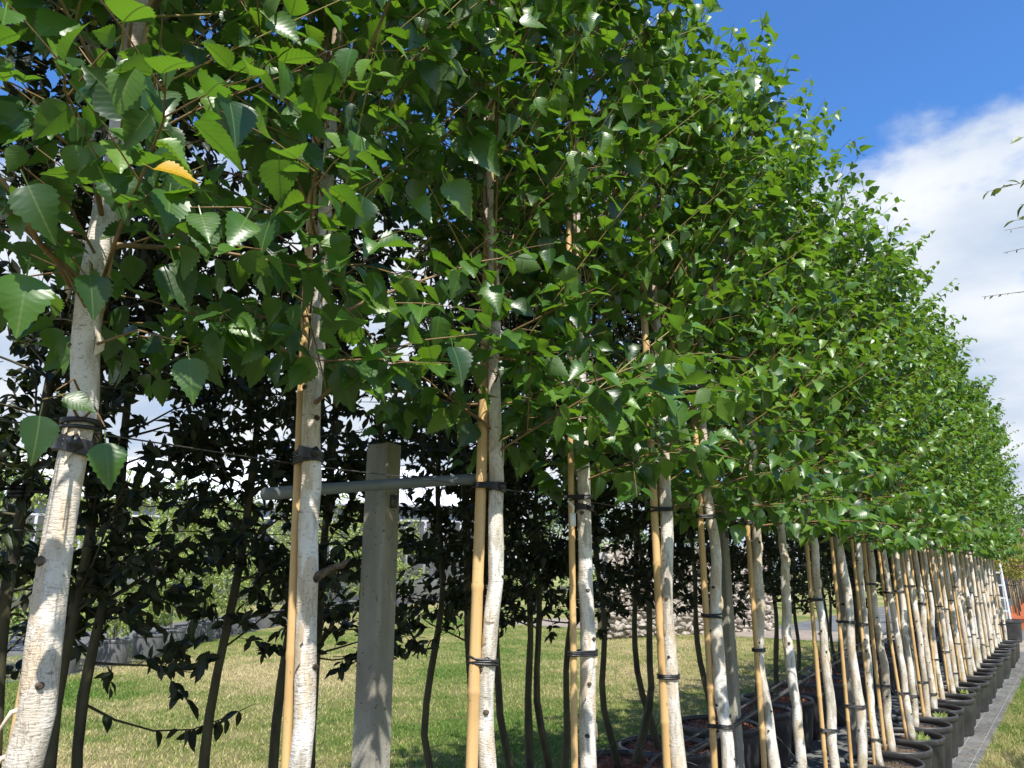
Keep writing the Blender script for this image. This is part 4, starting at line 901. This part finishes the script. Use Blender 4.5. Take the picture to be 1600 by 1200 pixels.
for sx in (-0.26, 0.26):
    MB().box((sx - 0.018, -0.03, 0), (sx + 0.018, 0.03, 2.0), Matrix.Rotation(R(-12), 3, 'X').to_4x4()).obj('side_rail', M['alu'], lad, False)
    MB().box((sx - 0.015, 0.62, 0.0), (sx + 0.015, 0.66, 1.95), Matrix.Rotation(R(6), 3, 'X').to_4x4()).obj('rear_leg', M['alu'], lad, False)
for q in range(6):
    zz = 0.28 + 0.30 * q; yy = zz * math.tan(R(12)); MB().box((-0.245, yy - 0.045, zz - 0.02), (0.245, yy + 0.045, zz + 0.02)).obj('step', M['alu'], lad, False)
# terracotta pots with small trees
def square_pot(root):
    w, h, t = 0.205, 0.36, 0.02; mb = MB()
    def ring(s, z): return [(x * s, y * s, z) for x, y in ((-1, -1), (1, -1), (1, 1), (-1, 1))]
    rings = [ring(w * 0.68, 0), ring(w * 0.84, h * 0.78), ring(w, h * 0.78), ring(w, h), ring(w - t, h), ring(w * 0.85, h * 0.8), ring(w * 0.75, h * 0.45)]; V = [v for r in rings for v in r]; F = []
    for q in range(6):
        for j in range(4): A = q * 4 + j; B = q * 4 + (j + 1) % 4; F += [(A, B, B + 4), (A, B + 4, A + 4)]
    F += [(0, 2, 1), (0, 3, 2), (24, 25, 26), (24, 26, 27)]
    obj('wall', raw_mesh('wall', V, F, M['terra'], False), root)
    s = w * 0.9; obj('soil', raw_mesh('soil', [(-s, -s, h * 0.84), (s, -s, h * 0.84), (s, s, h * 0.84), (-s, s, h * 0.84)], [(0, 1, 2), (0, 2, 3)], M['soil']), root)
tp = None
A_ = on_ground(1590, 984); B_ = np.array([A_[0] - 0.75, A_[1] + 26, 0])
for k in range(22):
    t = k / 21; p = A_ + (B_ - A_) * t; p[2] = 0.008; p[0] += r_.normal(0, 0.05)
    if tp is None: tp = thing('terracotta_pot', 'square orange terracotta pot holding a staked young tree', 'pot', p, 'terracotta pots past the birch row'); square_pot(tp)
    else: c = copy_tree(tp); c.location = p
    root = thing('young_tree', 'slender young tree growing in a square terracotta pot', 'tree', (p[0], p[1], 0.28), 'young trees in terracotta pots')
    rr = np.random.default_rng(900 + k); sx = rr.normal(-0.01, 0.03)
    MB().tube([(0, 0, 0), (sx, 0, 0.7), (sx * 1.6, 0, 1.4), (sx * 1.7, 0, 1.9)], [0.022, 0.02, 0.018, 0.012], 6).obj('trunk', M['grey_bark'], root)
    MB().tube([(-0.05, 0, 0), (-0.05 + sx, 0, 1.5)], [0.014, 0.013], 6).obj('stake', M['bamboo'], root)
    MB().tube([(-0.085 + sx * 0.8, 0, 0.85), (0.03 + sx * 0.8, 0, 0.85)], 0.02, 6).obj('tie', M['rubber'], root)
    mat = M['pink_leaf'] if k in (2, 3, 4, 8) else (M['lime_leaf'] if k in (0, 6) else M['tree_leaf'])
    top = 2.6 if mat is M['pink_leaf'] else 2.0
    P, a, b, n, S, Rn = blob_leaves(rr, 1300 if k < 6 else 600, 0, 0.55, 1.15, top, 0.075).arrays(); obj('crown', leaves_mesh('crown', P, a, b, n, S, Rn, T_DOT, mat, rr), root, kind='stuff')
    # second line of pots to the left, dark clutter behind the ladder
for k in range(9):
    p = np.array([A_[0] - 1.5 - 0.55 * (k % 3), A_[1] + 0.6 + 1.5 * (k // 3), 0.008]); c = copy_tree(bp, None, 'black round pot standing in the block behind the step ladder', 'black pots behind the ladder'); c.location = p
    leafy('potted_shrub', 'dark bushy shrub in a black pot behind the step ladder', 'shrub', (p[0], p[1], 0.0), 0.36, 0.55, 1.5, 700, 0.07, M['tree_leaf'], M['grey_bark'], 0.015, 9100 + k, 'dark shrubs in pots behind the ladder')
sh = thing('shed', 'dark grey slatted shed far behind the ladder and terracotta pots', 'shed', (A_[0] - 2.2, A_[1] + 26, 0))
MB().box((-4, 0, 0), (3.0, 4, 2.6)).obj('wall', M['slate'], sh, False)
brd = MB().box((0, -0.03, 0), (0.40, -0.003, 2.55)).mesh('board', M['slate'], False)
for q in range(16): obj('board', brd, sh, (-3.98 + q * 0.435, 0, 0.02))
mb = MB().box((-4.2, -0.3, 2.6), (3.2, 4.3, 2.75)); mb.obj('roof', M['lilac_wall'], sh, False)

# ------------------------------------------------------------------ overhanging tree across the path (only its twig ends reach into view)
ot = np.array([1.75, 5.6, 0.0]); oroot = thing('overhanging_tree', 'tree across the path whose thin leafy twig ends droop against clouds', 'tree', ot)
rs = np.random.default_rng(600)
MB().tube([(0, 0, 0), (0.02, 0.01, 1.0), (-0.02, 0.03, 2.2), (0.02, 0.0, 3.4), (0.0, 0.03, 4.8)], [0.06, 0.052, 0.045, 0.034, 0.012], 12).obj('trunk', M['grey_bark'], oroot)
lv = Leaves(); br = MB()
def obranch(p0, tip, nl, size, bare):
    mid = (p0 + tip) / 2 + np.array([0, 0, 0.18]); t = np.linspace(0, 1, 14)[:, None]; P = (1 - t) ** 2 * p0 + 2 * t * (1 - t) * mid + t * t * tip
    br.tube(P, np.linspace(0.010, 0.0014, 14), 5, False)
    for q in range(nl):
        tt = bare + (1.0 - bare) * (q + 0.5) / nl; p = np.array([np.interp(tt, t[:, 0], P[:, c]) for c in range(3)]); d = nrm(tip - mid); sd_ = nrm(np.cross(d, [0, 0, 1.0])) * (1 if q % 2 else -1)
        lv.add(p, d * 0.6 + sd_ * 0.5 + rs.normal(0, 0.3, 3) + [0, 0, -0.25], np.array([0.2, -0.2, 0.9]) + rs.normal(0, 0.4, 3), size * rs.uniform(0.6, 1.15), rs.random())
tips = [(1586, 216, 5.0, 9, .075), (1541, 300, 5.1, 22, .075), (1580, 345, 5.2, 16, .07), (1570, 360, 5.0, 12, .03), (1568, 395, 5.3, 14, .03), (1534, 464, 5.4, 18, .032), (1594, 320, 4.9, 16, .08)]
for px, py, d_, nl, sz in tips:
    tip = at_dist(px, py, d_) - ot; obranch(np.array([0, 0, tip[2] - 0.25 + rs.uniform(-0.2, 0.2)]), tip, nl, sz, 0.62)
for k in range(26):
    q = rs.uniform(-1.2, 1.9); zz = rs.uniform(2.6, 4.6); L = rs.uniform(0.7, 1.25); obranch(np.array([0, 0, zz]), np.array([math.cos(q) * L, math.sin(q) * L, zz + rs.uniform(0.0, 0.5)]), 26, 0.07, 0.25)
P, a, b, n, S, Rn = lv.arrays(); obj('crown', leaves_mesh('crown', P, a, b, n, S, Rn, T_EHI, M['cherry_leaf'], rs), oroot, kind='stuff'); br.obj('branches', M['twig'], oroot, kind='stuff')
